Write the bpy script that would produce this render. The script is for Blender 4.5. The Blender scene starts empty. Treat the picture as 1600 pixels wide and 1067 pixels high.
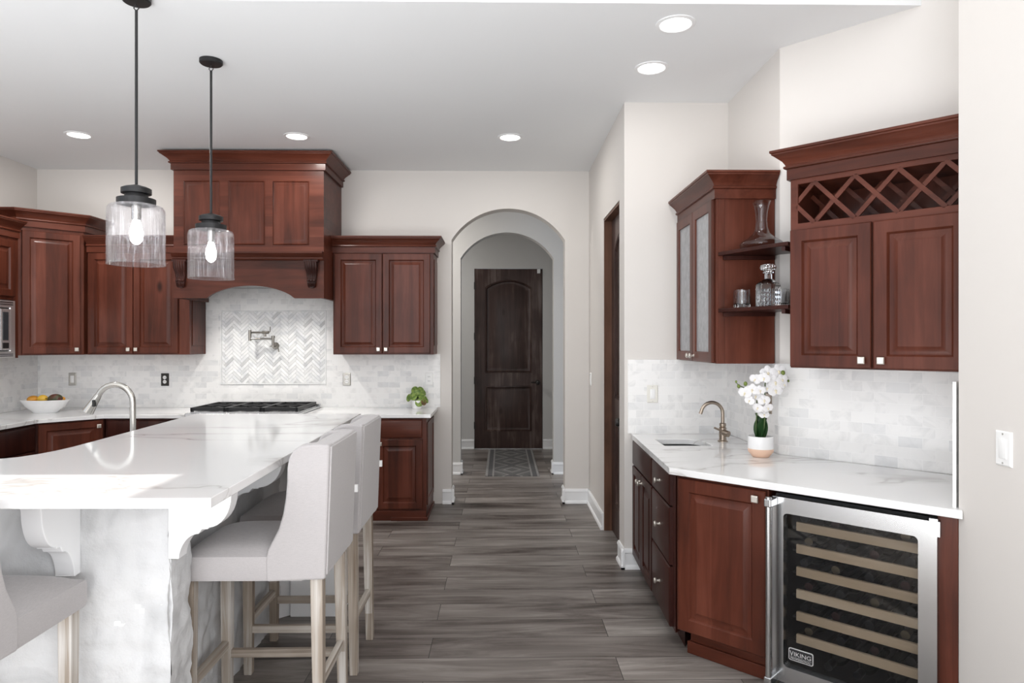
import bpy, bmesh, math, random
from mathutils import Vector, Matrix, noise
from mathutils.geometry import tessellate_polygon
R = math.radians
rnd = random.Random(7)
SC = bpy.context.scene
COL = SC.collection

# ---------------------------------------------------------------- camera, world, sun, large lights, exposure
cam_d = bpy.data.cameras.new('camera'); cam = bpy.data.objects.new('camera', cam_d); COL.objects.link(cam)
cam_d.sensor_width = 36.0; cam_d.lens = 36.0 * 1060 / 1600; cam_d.clip_start = 0.05
cam.location = (0, 0, 1.51); cam.rotation_euler = (R(90), 0, -math.atan(16 / 1060))
SC.camera = cam
SC.view_settings.view_transform = 'Standard'; SC.view_settings.look = 'None'
SC.view_settings.gamma = 1.0; SC.view_settings.use_curve_mapping = False
SC.view_settings.exposure = 0.14
SC.cycles.max_bounces = 10; SC.cycles.diffuse_bounces = 5; SC.cycles.glossy_bounces = 5
SC.cycles.transmission_bounces = 10; SC.cycles.transparent_max_bounces = 24
SC.cycles.caustics_reflective = False; SC.cycles.caustics_refractive = False
SC.cycles.sample_clamp_indirect = 6.0
w = bpy.data.worlds.new('sky'); SC.world = w; w.use_nodes = True
w.node_tree.nodes['Background'].inputs[0].default_value = (0.80, 0.88, 1.0, 1)
w.node_tree.nodes['Background'].inputs[1].default_value = 1.5

def lamp(name, kind, loc, rot, power, color=(1, 1, 1), parent=None, **kw):
    d = bpy.data.lights.new(name, kind); d.energy = power; d.color = color
    for k, v in kw.items(): setattr(d, k, v)
    o = bpy.data.objects.new(name, d); COL.objects.link(o)
    o.location = loc; o.rotation_euler = rot; o.parent = parent
    return o
REAR = -4.5           # the wall with the windows, behind the camera
SUN_EL = R(30)        # afternoon sun through a tall window in the left side wall
SUN_HEAD = 1.07 + (6.1 - 1.07) * math.tan(SUN_EL)
lamp('sun', 'SUN', (-12, 0, 8), (0, -(R(90) - SUN_EL), 0), 9.0, (1.0, 0.97, 0.92), angle=R(0.35))
DAY = (0.985, 0.99, 1.0)
lamp('daylight_patio_window', 'AREA', (-2.25, REAR + 0.04, 2.4), (R(92), 0, 0), 95, DAY, shape='RECTANGLE', size=2.3, size_y=4.4)
lamp('daylight_side_window', 'AREA', (1.62, -2.0, 2.0), (R(90), 0, R(90)), 150, DAY, shape='RECTANGLE', size=2.9, size_y=3.4)
lamp('added_floor_uplight', 'AREA', (-2.15, -1.55, 0.03), (R(180), 0, 0), 410, (0.96, 0.98, 1.0), shape='RECTANGLE', size=5.0, size_y=3.6)  # added upward lamp that lifts the ceiling, standing in for floor bounce

# ---------------------------------------------------------------- materials
MAT = {}
def nodes(name):
    m = bpy.data.materials.new(name); m.use_nodes = True; MAT[name] = m
    nt = m.node_tree
    return m, nt, nt.nodes['Principled BSDF']
def N(nt, t, **kw):
    n = nt.nodes.new(t)
    for k, v in kw.items():
        if k.startswith('i_'):
            key = k[2:]
            n.inputs[int(key) if key.isdigit() else key].default_value = v
        else: setattr(n, k, v)
    return n
def L(nt, a, ao, b, bi): nt.links.new(a.outputs[ao], b.inputs[bi])
def simple(name, col, rough=0.5, metal=0.0, **kw):
    m, nt, p = nodes(name)
    p.inputs['Base Color'].default_value = (*col, 1); p.inputs['Roughness'].default_value = rough
    p.inputs['Metallic'].default_value = metal
    for k, v in kw.items(): p.inputs[k.replace('_', ' ')].default_value = v
    return m
def ramp(nt, stops):
    r = N(nt, 'ShaderNodeValToRGB'); e = r.color_ramp.elements
    while len(e) < len(stops): e.new(0.5)
    for el, (p, c) in zip(e, stops): el.position = p; el.color = (*c, 1)
    return r
def coords(nt, scale=(1, 1, 1), rand=True, out='Object'):
    tc = N(nt, 'ShaderNodeTexCoord'); mp = N(nt, 'ShaderNodeMapping', i_Scale=scale)
    if rand:
        oi = N(nt, 'ShaderNodeObjectInfo'); mu = N(nt, 'ShaderNodeMath', operation='MULTIPLY', i_1=53.0)
        L(nt, oi, 'Random', mu, 0)
        ad = N(nt, 'ShaderNodeVectorMath', operation='ADD'); L(nt, tc, out, ad, 0); L(nt, mu, 0, ad, 1); L(nt, ad, 0, mp, 'Vector')
    else: L(nt, tc, out, mp, 'Vector')
    return mp
def bump(nt, p, src, so, strength=0.2, dist=0.01):
    b = N(nt, 'ShaderNodeBump', i_Strength=strength, i_Distance=dist)
    L(nt, src, so, b, 'Height'); L(nt, b, 0, p, 'Normal'); return b

def mat_paint(name, col, rough=0.6):
    m, nt, p = nodes(name)
    mp = coords(nt, (90, 90, 90), False); n = N(nt, 'ShaderNodeTexNoise', i_Scale=1.0, i_Detail=2.0); L(nt, mp, 0, n, 'Vector')
    bump(nt, p, n, 'Fac', 0.05, 0.002)
    p.inputs['Base Color'].default_value = (*col, 1); p.inputs['Roughness'].default_value = rough
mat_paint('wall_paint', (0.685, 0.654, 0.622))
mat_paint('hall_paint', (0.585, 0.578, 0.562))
mat_paint('ceiling_paint', (0.835, 0.85, 0.86))
mat_paint('white_trim', (0.86, 0.865, 0.87), 0.35)

def mat_wood(name, horiz=False, dark=(0.027, 0.0075, 0.0045), mid=(0.090, 0.0235, 0.0128), light=(0.150, 0.045, 0.027), rough=0.40, coat=0.13, knots=True, strips=0.085, fine=16):
    m, nt, p = nodes(name)
    s = (fine, 1.3, fine) if horiz == 'y' else (1.3, fine, fine) if horiz else (fine, fine, 1.3)
    mp = coords(nt, s)
    n1 = N(nt, 'ShaderNodeTexNoise', i_Scale=1.0, i_Detail=6.0, i_Roughness=0.62, i_Distortion=0.6); L(nt, mp, 0, n1, 'Vector')
    mp2 = coords(nt, (2.0, 3.2, 3.2) if horiz else (3.2, 3.2, 2.0))
    n2 = N(nt, 'ShaderNodeTexNoise', i_Scale=1.0, i_Detail=3.0); L(nt, mp2, 0, n2, 'Vector')
    # glued-up boards: each strip a little lighter or darker
    mp3 = coords(nt, (1, 1, 1)); sp = N(nt, 'ShaderNodeSeparateXYZ'); L(nt, mp3, 0, sp, 0)
    dv = N(nt, 'ShaderNodeMath', operation='DIVIDE', i_1=strips); L(nt, sp, 'Z' if horiz else 'X', dv, 0)
    fl = N(nt, 'ShaderNodeMath', operation='FLOOR'); L(nt, dv, 0, fl, 0)
    wn = N(nt, 'ShaderNodeTexWhiteNoise', noise_dimensions='1D'); L(nt, fl, 0, wn, 'W')
    a = N(nt, 'ShaderNodeMath', operation='MULTIPLY', i_1=0.50); L(nt, n1, 'Fac', a, 0)
    b = N(nt, 'ShaderNodeMath', operation='MULTIPLY_ADD', i_1=0.42); L(nt, n2, 'Fac', b, 0); L(nt, a, 0, b, 2)
    c = N(nt, 'ShaderNodeMath', operation='MULTIPLY_ADD', i_1=0.14); L(nt, wn, 'Value', c, 0); L(nt, b, 0, c, 2)
    r = ramp(nt, [(0.30, dark), (0.54, mid), (0.76, light)]); L(nt, c, 0, r, 0)
    last, lo = r, 'Color'
    if knots:
        mk = coords(nt, (1.6, 3.4, 3.4) if horiz else (3.4, 3.4, 1.6))
        v = N(nt, 'ShaderNodeTexVoronoi', i_Scale=1.0); L(nt, mk, 0, v, 'Vector')
        mr = N(nt, 'ShaderNodeMapRange', i_1=0.02, i_2=0.13, i_3=0.95, i_4=0.0, interpolation_type='SMOOTHERSTEP'); L(nt, v, 'Distance', mr, 0)
        ss = N(nt, 'ShaderNodeSeparateXYZ'); L(nt, v, 'Color', ss, 0)
        gt = N(nt, 'ShaderNodeMath', operation='GREATER_THAN', i_1=0.50); L(nt, ss, 0, gt, 0)
        mu = N(nt, 'ShaderNodeMath', operation='MULTIPLY'); L(nt, mr, 0, mu, 0); L(nt, gt, 0, mu, 1)
        mx = N(nt, 'ShaderNodeMix', data_type='RGBA'); mx.inputs[7].default_value = (0.018, 0.006, 0.004, 1)
        L(nt, mu, 0, mx, 0); L(nt, last, lo, mx, 6); last, lo = mx, 2
    L(nt, last, lo, p, 'Base Color')
    p.inputs['Roughness'].default_value = rough; p.inputs['Coat Weight'].default_value = coat; p.inputs['Coat Roughness'].default_value = 0.17; p.inputs['Specular IOR Level'].default_value = 0.18
    bump(nt, p, n1, 'Fac', 0.05, 0.002)
mat_wood('cherry'); mat_wood('cherry_rail', horiz=True, knots=False)
mat_wood('cherry_dark_shaded', dark=(0.015, 0.004, 0.003), mid=(0.038, 0.0105, 0.0075), light=(0.065, 0.020, 0.014), knots=False)  # darker copy of cherry: shade on the side-facing cabinets is put into the colour
mat_wood('espresso', dark=(0.012, 0.006, 0.005), mid=(0.058, 0.032, 0.026), light=(0.19, 0.150, 0.135), rough=0.42, coat=0.1, strips=0.14)
mat_wood('jamb_wood', dark=(0.05, 0.022, 0.013), mid=(0.14, 0.068, 0.042), light=(0.22, 0.12, 0.08), rough=0.45, coat=0.05)
mat_wood('whitewash', dark=(0.12, 0.075, 0.042), mid=(0.36, 0.31, 0.26), light=(0.72, 0.71, 0.69), rough=0.75, coat=0.0, knots=False, strips=0.013, fine=42)
mat_wood('whitewash_rail', horiz=True, dark=(0.15, 0.11, 0.08), mid=(0.38, 0.33, 0.28), light=(0.66, 0.63, 0.58), rough=0.75, coat=0.0, knots=False, strips=0.013, fine=42)
mat_wood('whitewash_side', horiz='y', dark=(0.15, 0.11, 0.08), mid=(0.38, 0.33, 0.28), light=(0.66, 0.63, 0.58), rough=0.75, coat=0.0, knots=False, strips=0.013, fine=42)
mat_wood('shelf_beech', horiz=True, dark=(0.38, 0.28, 0.18), mid=(0.55, 0.43, 0.30), light=(0.70, 0.58, 0.44), rough=0.5, coat=0.0, knots=False)

def mat_floor():
    m, nt, p = nodes('grey_planks')
    tc = N(nt, 'ShaderNodeTexCoord'); mp = N(nt, 'ShaderNodeMapping', i_Location=(0.35, 0.09, 0)); L(nt, tc, 'Object', mp, 0)
    br = N(nt, 'ShaderNodeTexBrick', offset=0.37, i_Color1=(0, 0, 0, 1), i_Color2=(1, 1, 1, 1), i_Mortar=(0.5, 0.5, 0.5, 1), i_Scale=1.0)
    br.inputs['Mortar Size'].default_value = 0.0016; br.inputs['Brick Width'].default_value = 1.42; br.inputs['Row Height'].default_value = 0.222
    br.inputs['Mortar Smooth'].default_value = 0.0
    L(nt, mp, 0, br, 'Vector')
    sc = N(nt, 'ShaderNodeVectorMath', operation='MULTIPLY'); sc.inputs[1].default_value = (1.0, 9.0, 1.0); L(nt, tc, 'Object', sc, 0)
    of = N(nt, 'ShaderNodeVectorMath', operation='MULTIPLY_ADD'); of.inputs[1].default_value = (31, 17, 9); L(nt, br, 'Color', of, 0); L(nt, sc, 0, of, 2)
    n1 = N(nt, 'ShaderNodeTexNoise', i_Scale=1.0, i_Detail=9.0, i_Roughness=0.66, i_Distortion=1.6); L(nt, of, 0, n1, 'Vector')
    sc2 = N(nt, 'ShaderNodeVectorMath', operation='MULTIPLY'); sc2.inputs[1].default_value = (1.3, 5.0, 1.0); L(nt, of, 0, sc2, 0)
    sc2.inputs[1].default_value = (0.9, 0.28, 1.0)
    n2 = N(nt, 'ShaderNodeTexNoise', i_Scale=1.0, i_Detail=2.0); L(nt, sc2, 0, n2, 'Vector')
    a = N(nt, 'ShaderNodeMath', operation='MULTIPLY', i_1=0.58); L(nt, n1, 'Fac', a, 0)
    b = N(nt, 'ShaderNodeMath', operation='MULTIPLY_ADD', i_1=0.50); L(nt, n2, 'Fac', b, 0); L(nt, a, 0, b, 2)
    c = N(nt, 'ShaderNodeMath', operation='MULTIPLY_ADD', i_1=0.09); L(nt, br, 'Color', c, 0); L(nt, b, 0, c, 2)
    r = ramp(nt, [(0.38, (0.030, 0.022, 0.018)), (0.49, (0.100, 0.083, 0.074)), (0.60, (0.195, 0.172, 0.157)), (0.76, (0.36, 0.330, 0.305))]); L(nt, c, 0, r, 0)
    mx = N(nt, 'ShaderNodeMix', data_type='RGBA'); mx.inputs[7].default_value = (0.02, 0.017, 0.015, 1)
    L(nt, br, 'Fac', mx, 0); L(nt, r, 0, mx, 6); L(nt, mx, 2, p, 'Base Color')
    p.inputs['Roughness'].default_value = 0.42
    bump(nt, p, n1, 'Fac', 0.08, 0.003)
mat_floor()

def mat_tile(name, bw, rh, c1, c2, mortar, rough=0.22, vein=0.5):
    m, nt, p = nodes(name)
    tc = N(nt, 'ShaderNodeTexCoord')
    br = N(nt, 'ShaderNodeTexBrick', offset=0.5, i_Color1=(0, 0, 0, 1), i_Color2=(1, 1, 1, 1), i_Mortar=(0, 0, 0, 1), i_Scale=1.0)
    br.inputs['Mortar Size'].default_value = 0.0012; br.inputs['Brick Width'].default_value = bw; br.inputs['Row Height'].default_value = rh
    br.inputs['Mortar Smooth'].default_value = 0.2
    L(nt, tc, 'UV', br, 'Vector')
    of = N(nt, 'ShaderNodeVectorMath', operation='MULTIPLY_ADD'); of.inputs[1].default_value = (3, 5, 7); L(nt, br, 'Color', of, 0); L(nt, tc, 'Object', of, 2)
    n = N(nt, 'ShaderNodeTexNoise', i_Scale=6.0, i_Detail=5.0, i_Roughness=0.6, i_Distortion=1.2); L(nt, of, 0, n, 'Vector')
    r = ramp(nt, [(0.36, (0.60, 0.61, 0.62)), (0.50, (1, 1, 1))]); L(nt, n, 'Fac', r, 0)
    r.color_ramp.elements[0].color = (*[1 - vein * (1 - v) for v in (0.60, 0.61, 0.62)], 1)
    base = ramp(nt, [(0.0, c1), (0.30, c2), (1.0, c2)]); L(nt, br, 'Color', base, 0)
    mul = N(nt, 'ShaderNodeMix', data_type='RGBA', blend_type='MULTIPLY', i_0=1.0); L(nt, base, 0, mul, 6); L(nt, r, 0, mul, 7)
    mx = N(nt, 'ShaderNodeMix', data_type='RGBA'); mx.inputs[7].default_value = (*mortar, 1); L(nt, br, 'Fac', mx, 0); L(nt, mul, 2, mx, 6)
    L(nt, mx, 2, p, 'Base Color'); p.inputs['Roughness'].default_value = rough
    inv = N(nt, 'ShaderNodeMath', operation='SUBTRACT', i_0=1.0); L(nt, br, 'Fac', inv, 1)
    bump(nt, p, inv, 0, 0.25, 0.002)
mat_tile('marble_subway', 0.105, 0.0515, (0.74, 0.742, 0.742), (0.862, 0.855, 0.842), (0.90, 0.895, 0.885), vein=0.30)
for i, v in enumerate((0.87, 0.84, 0.74, 0.62)):
    m, nt, p = nodes(f'herringbone_marble_{i}')
    mp = coords(nt, (14, 14, 14), False); n = N(nt, 'ShaderNodeTexNoise', i_Scale=1.0, i_Detail=4.0); L(nt, mp, 0, n, 'Vector')
    r = ramp(nt, [(0.35, (v * .86, v * .87, v * .88)), (0.55, (v, v, v * .99))]); L(nt, n, 'Fac', r, 0); L(nt, r, 0, p, 'Base Color')
    p.inputs['Roughness'].default_value = 0.2

def mat_quartz():
    m, nt, p = nodes('quartz')
    tc = N(nt, 'ShaderNodeTexCoord'); mp = N(nt, 'ShaderNodeMapping', i_Scale=(0.50, 1.25, 1.0), i_Rotation=(0, 0, R(-38))); L(nt, tc, 'Object', mp, 0)
    n1 = N(nt, 'ShaderNodeTexNoise', i_Scale=1.25, i_Detail=5.0, i_Roughness=0.52, i_Distortion=0.5); L(nt, mp, 0, n1, 'Vector')
    n2 = N(nt, 'ShaderNodeTexNoise', i_Scale=2.2, i_Detail=2.0); L(nt, tc, 'Object', n2, 'Vector')
    sb = N(nt, 'ShaderNodeMath', operation='SUBTRACT', i_1=0.5); L(nt, n1, 'Fac', sb, 0)
    ab = N(nt, 'ShaderNodeMath', operation='ABSOLUTE'); L(nt, sb, 0, ab, 0)
    dv = N(nt, 'ShaderNodeMapRange', i_1=0.35, i_2=0.65, i_3=0.6, i_4=4.0); L(nt, n2, 'Fac', dv, 0)
    ml = N(nt, 'ShaderNodeMath', operation='MULTIPLY'); L(nt, ab, 0, ml, 0); L(nt, dv, 0, ml, 1)
    r = ramp(nt, [(0.0, (0.50, 0.485, 0.47)), (0.007, (0.62, 0.61, 0.60)), (0.018, (0.74, 0.735, 0.73)), (0.08, (0.80, 0.798, 0.795))]); L(nt, ml, 0, r, 0)
    L(nt, r, 0, p, 'Base Color'); p.inputs['Roughness'].default_value = 0.07
    p.inputs['Specular IOR Level'].default_value = 0.6
mat_quartz()

def mat_stone():
    m, nt, p = nodes('whitewashed_stone')
    mp = coords(nt, (1, 1, 1), False)
    n = N(nt, 'ShaderNodeTexNoise', i_Scale=9.0, i_Detail=7.0, i_Roughness=0.65); L(nt, mp, 0, n, 'Vector')
    n2 = N(nt, 'ShaderNodeTexNoise', i_Scale=3.0, i_Detail=3.0, i_Distortion=1.0); L(nt, mp, 0, n2, 'Vector')
    r = ramp(nt, [(0.30, (0.48, 0.485, 0.49)), (0.5, (0.63, 0.635, 0.64))]); L(nt, n2, 'Fac', r, 0); L(nt, r, 0, p, 'Base Color')
    p.inputs['Roughness'].default_value = 0.75; bump(nt, p, n, 'Fac', 0.5, 0.02)
mat_stone()

def mat_linen():
    m, nt, p = nodes('linen')
    mp = coords(nt, (420, 420, 420), False)
    n = N(nt, 'ShaderNodeTexNoise', i_Scale=1.0, i_Detail=2.0); L(nt, mp, 0, n, 'Vector')
    mh = coords(nt, (60, 60, 700), False); nh = N(nt, 'ShaderNodeTexNoise', i_Scale=1.0); L(nt, mh, 0, nh, 'Vector')
    a = N(nt, 'ShaderNodeMath', operation='ADD'); L(nt, n, 'Fac', a, 0); L(nt, nh, 'Fac', a, 1)
    r = ramp(nt, [(0.0, (0.31, 0.292, 0.292)), (1.0, (0.49, 0.468, 0.468))])
    h = N(nt, 'ShaderNodeMath', operation='MULTIPLY', i_1=0.5); L(nt, a, 0, h, 0); L(nt, h, 0, r, 0); L(nt, r, 0, p, 'Base Color')
    p.inputs['Roughness'].default_value = 0.95; p.inputs['Sheen Weight'].default_value = 0.25
    bump(nt, p, a, 0, 0.12, 0.001)
mat_linen()

simple('white_plastic', (0.85, 0.85, 0.84), 0.35); simple('ivory_plastic', (0.78, 0.76, 0.70), 0.4)
simple('aged_nickel', (0.27, 0.255, 0.23), 0.3, 1.0); simple('brushed_nickel', (0.50, 0.485, 0.455), 0.26, 1.0); simple('bronze_nickel', (0.40, 0.335, 0.275), 0.3, 1.0)
simple('bright_stainless', (0.70, 0.70, 0.70), 0.35, 0.85); simple('stainless', (0.47, 0.475, 0.48), 0.22, 1.0); simple('satin_plate', (0.56, 0.545, 0.51), 0.42, 0.8)
simple('pewter', (0.72, 0.68, 0.62), 0.35, 0.9); simple('dark_bronze', (0.035, 0.032, 0.03), 0.4, 0.6)
simple('black_metal', (0.022, 0.022, 0.023), 0.42, 0.5); simple('cast_iron', (0.016, 0.016, 0.017), 0.5, 0.2)
simple('black_plastic', (0.010, 0.010, 0.011), 0.3); simple('rubber', (0.02, 0.02, 0.02), 0.7)
simple('ceramic_white', (0.86, 0.86, 0.86), 0.25); simple('ceramic_blush', (0.80, 0.55, 0.41), 0.45)
simple('bottle_glass', (0.012, 0.016, 0.012), 0.06, 0.0, Coat_Weight=0.5); simple('capsule_foil', (0.035, 0.012, 0.014), 0.35, 0.5)
simple('capsule_dark', (0.008, 0.009, 0.012), 0.3, 0.5); simple('capsule_gold', (0.10, 0.08, 0.05), 0.35, 0.6)
simple('sink_steel', (0.17, 0.175, 0.18), 0.42, 1.0)
simple('leaf_dark', (0.016, 0.055, 0.014), 0.35); simple('stem_green', (0.06, 0.10, 0.025), 0.5); simple('bud_green', (0.14, 0.19, 0.03), 0.5)
simple('petal_white', (0.74, 0.73, 0.735), 0.5, 0.0, Subsurface_Weight=0.0); simple('orchid_lip', (0.78, 0.70, 0.52), 0.5)
simple('soil', (0.05, 0.035, 0.02), 0.9)
simple('mango_yellow', (0.72, 0.44, 0.05), 0.4); simple('mango_orange', (0.72, 0.33, 0.04), 0.4)
simple('grille_dark', (0.05, 0.05, 0.05), 0.6); simple('badge_dark', (0.02, 0.02, 0.022), 0.3); simple('badge_silver', (0.78, 0.78, 0.78), 0.35, 0.6)
simple('display_dark', (0.03, 0.035, 0.04), 0.15); simple('tag_white', (0.85, 0.85, 0.85), 0.7)
def two_tone(name, c1, c2, scale, lo=0.42, hi=0.58, rough=0.5):
    m, nt, p = nodes(name); mp = coords(nt, (scale,) * 3)
    n = N(nt, 'ShaderNodeTexNoise', i_Scale=1.0, i_Detail=3.0); L(nt, mp, 0, n, 'Vector')
    r = ramp(nt, [(lo, c1), (hi, c2)]); L(nt, n, 'Fac', r, 0); L(nt, r, 0, p, 'Base Color'); p.inputs['Roughness'].default_value = rough
two_tone('peperomia_leaf', (0.085, 0.16, 0.02), (0.24, 0.33, 0.07), 40); two_tone('peperomia_red', (0.10, 0.06, 0.025), (0.22, 0.12, 0.05), 60)
two_tone('avocado_mango', (0.05, 0.06, 0.022), (0.13, 0.035, 0.028), 14, 0.40, 0.54)
def mat_rug():
    m, nt, p = nodes('rug_weave')
    tc = N(nt, 'ShaderNodeTexCoord'); sp = N(nt, 'ShaderNodeSeparateXYZ'); L(nt, tc, 'Object', sp, 0)
    ax = N(nt, 'ShaderNodeMath', operation='ABSOLUTE'); L(nt, sp, 'X', ax, 0)
    yy = N(nt, 'ShaderNodeMath', operation='MULTIPLY', i_1=1.75); L(nt, sp, 'Y', yy, 0)
    pp = N(nt, 'ShaderNodeMath', operation='PINGPONG', i_1=0.5); L(nt, yy, 0, pp, 0)
    q = N(nt, 'ShaderNodeMath', operation='MULTIPLY', i_1=2.3); L(nt, ax, 0, q, 0)
    s = N(nt, 'ShaderNodeMath', operation='ADD'); L(nt, q, 0, s, 0); L(nt, pp, 0, s, 1)
    f = N(nt, 'ShaderNodeMath', operation='MULTIPLY', i_1=2.6); L(nt, s, 0, f, 0)
    g = N(nt, 'ShaderNodeMath', operation='FRACT'); L(nt, f, 0, g, 0)
    r = ramp(nt, [(0.0, (0.13, 0.126, 0.125)), (0.5, (0.30, 0.29, 0.28)), (0.66, (0.17, 0.165, 0.16))]); r.color_ramp.interpolation = 'CONSTANT'; L(nt, g, 0, r, 0)
    rb = ramp(nt, [(0.0, (0, 0, 0)), (0.205, (0.5, 0.5, 0.5)), (0.225, (1, 1, 1)), (0.275, (0.5, 0.5, 0.5))]); rb.color_ramp.interpolation = 'CONSTANT'; L(nt, ax, 0, rb, 0)
    bo = ramp(nt, [(0.0, (0.1, 0.1, 0.1)), (0.4, (0.32, 0.31, 0.30)), (0.9, (0.12, 0.117, 0.12))]); bo.color_ramp.interpolation = 'CONSTANT'; L(nt, rb, 0, bo, 0)
    gt = N(nt, 'ShaderNodeMath', operation='GREATER_THAN', i_1=0.205); L(nt, ax, 0, gt, 0)
    mx = N(nt, 'ShaderNodeMix', data_type='RGBA'); L(nt, gt, 0, mx, 0); L(nt, r, 0, mx, 6); L(nt, bo, 0, mx, 7)
    n = N(nt, 'ShaderNodeTexNoise', i_Scale=60.0, i_Detail=3.0); L(nt, tc, 'Object', n, 'Vector')
    mu = N(nt, 'ShaderNodeMix', data_type='RGBA', blend_type='MULTIPLY', i_0=0.5); L(nt, mx, 2, mu, 6); L(nt, n, 'Fac', mu, 7)
    L(nt, mu, 2, p, 'Base Color'); p.inputs['Roughness'].default_value = 0.95
mat_rug()

def emit(name, col, st):
    m, nt, p = nodes(name); p.inputs['Base Color'].default_value = (*col, 1); p.inputs['Emission Color'].default_value = (*col, 1); p.inputs['Emission Strength'].default_value = st
emit('lamp_disc', (1.0, 0.985, 0.96), 6.0); emit('bulb_glow', (1.0, 0.98, 0.98), 14.0)
def thin_glass(name, tint, refl, rough=0.0, streaks=0.0, scale=(1, 1, 1), haze=0.0, hz0=0.52, hz1=0.75, hz2=0.04):
    # clear pane: light passes straight through, the surface reflects by angle
    m, nt, p = nodes(name); nt.nodes.remove(p)
    out = nt.nodes['Material Output']
    t = N(nt, 'ShaderNodeBsdfTransparent'); t.inputs[0].default_value = (*tint, 1)
    g = N(nt, 'ShaderNodeBsdfGlossy'); g.inputs['Roughness'].default_value = rough
    lw = N(nt, 'ShaderNodeLayerWeight', i_Blend=0.5)
    pw = N(nt, 'ShaderNodeMath', operation='POWER', i_1=3.0); L(nt, lw, 'Facing', pw, 0)
    ma = N(nt, 'ShaderNodeMath', operation='MULTIPLY_ADD', i_1=refl, i_2=0.03); L(nt, pw, 0, ma, 0)
    mx = N(nt, 'ShaderNodeMixShader'); L(nt, ma, 0, mx, 0); L(nt, t, 0, mx, 1); L(nt, g, 0, mx, 2)
    last = mx
    if streaks or haze:
        mp = coords(nt, scale, True); n = N(nt, 'ShaderNodeTexNoise', i_Scale=1.0, i_Detail=3.0, i_Roughness=0.7); L(nt, mp, 0, n, 'Vector')
        b = N(nt, 'ShaderNodeBump', i_Strength=streaks, i_Distance=0.02); L(nt, n, 'Fac', b, 'Height'); L(nt, b, 0, g, 'Normal'); L(nt, b, 0, lw, 'Normal')
        if haze:
            d = N(nt, 'ShaderNodeBsdfDiffuse'); d.inputs[0].default_value = (0.80, 0.81, 0.83, 1)
            tr = N(nt, 'ShaderNodeBsdfTranslucent'); tr.inputs[0].default_value = (0.85, 0.86, 0.9, 1)
            ds = N(nt, 'ShaderNodeAddShader'); L(nt, d, 0, ds, 0); L(nt, tr, 0, ds, 1)
            rr = N(nt, 'ShaderNodeMapRange', i_1=hz0, i_2=hz1, i_3=haze * hz2, i_4=haze); L(nt, n, 'Fac', rr, 0)
            m2 = N(nt, 'ShaderNodeMixShader'); L(nt, rr, 0, m2, 0); L(nt, mx, 0, m2, 1); L(nt, ds, 0, m2, 2); last = m2
    L(nt, last, 0, out, 'Surface')
thin_glass('cooler_glass', (0.80, 0.80, 0.80), 0.25)
thin_glass('pendant_glass', (0.97, 0.97, 0.98), 0.55, 0.02, 0.5, (120, 120, 5), 0.22, 0.55, 0.75, 0.04)
thin_glass('rain_glass', (0.55, 0.55, 0.54), 0.45, 0.10, 0.10, (34, 34, 22), 0.34, 0.2, 0.9, 0.6)
def clear_glass(name, cut=0.0, scale=(60, 60, 60)):
    m, nt, p = nodes(name)
    p.inputs['Base Color'].default_value = (0.97, 0.975, 0.98, 1); p.inputs['Transmission Weight'].default_value = 1.0
    p.inputs['Roughness'].default_value = 0.0; p.inputs['IOR'].default_value = 1.48
clear_glass('crystal'); thin_glass('carafe_glass', (0.93, 0.94, 0.95), 0.40, 0.0)

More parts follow.
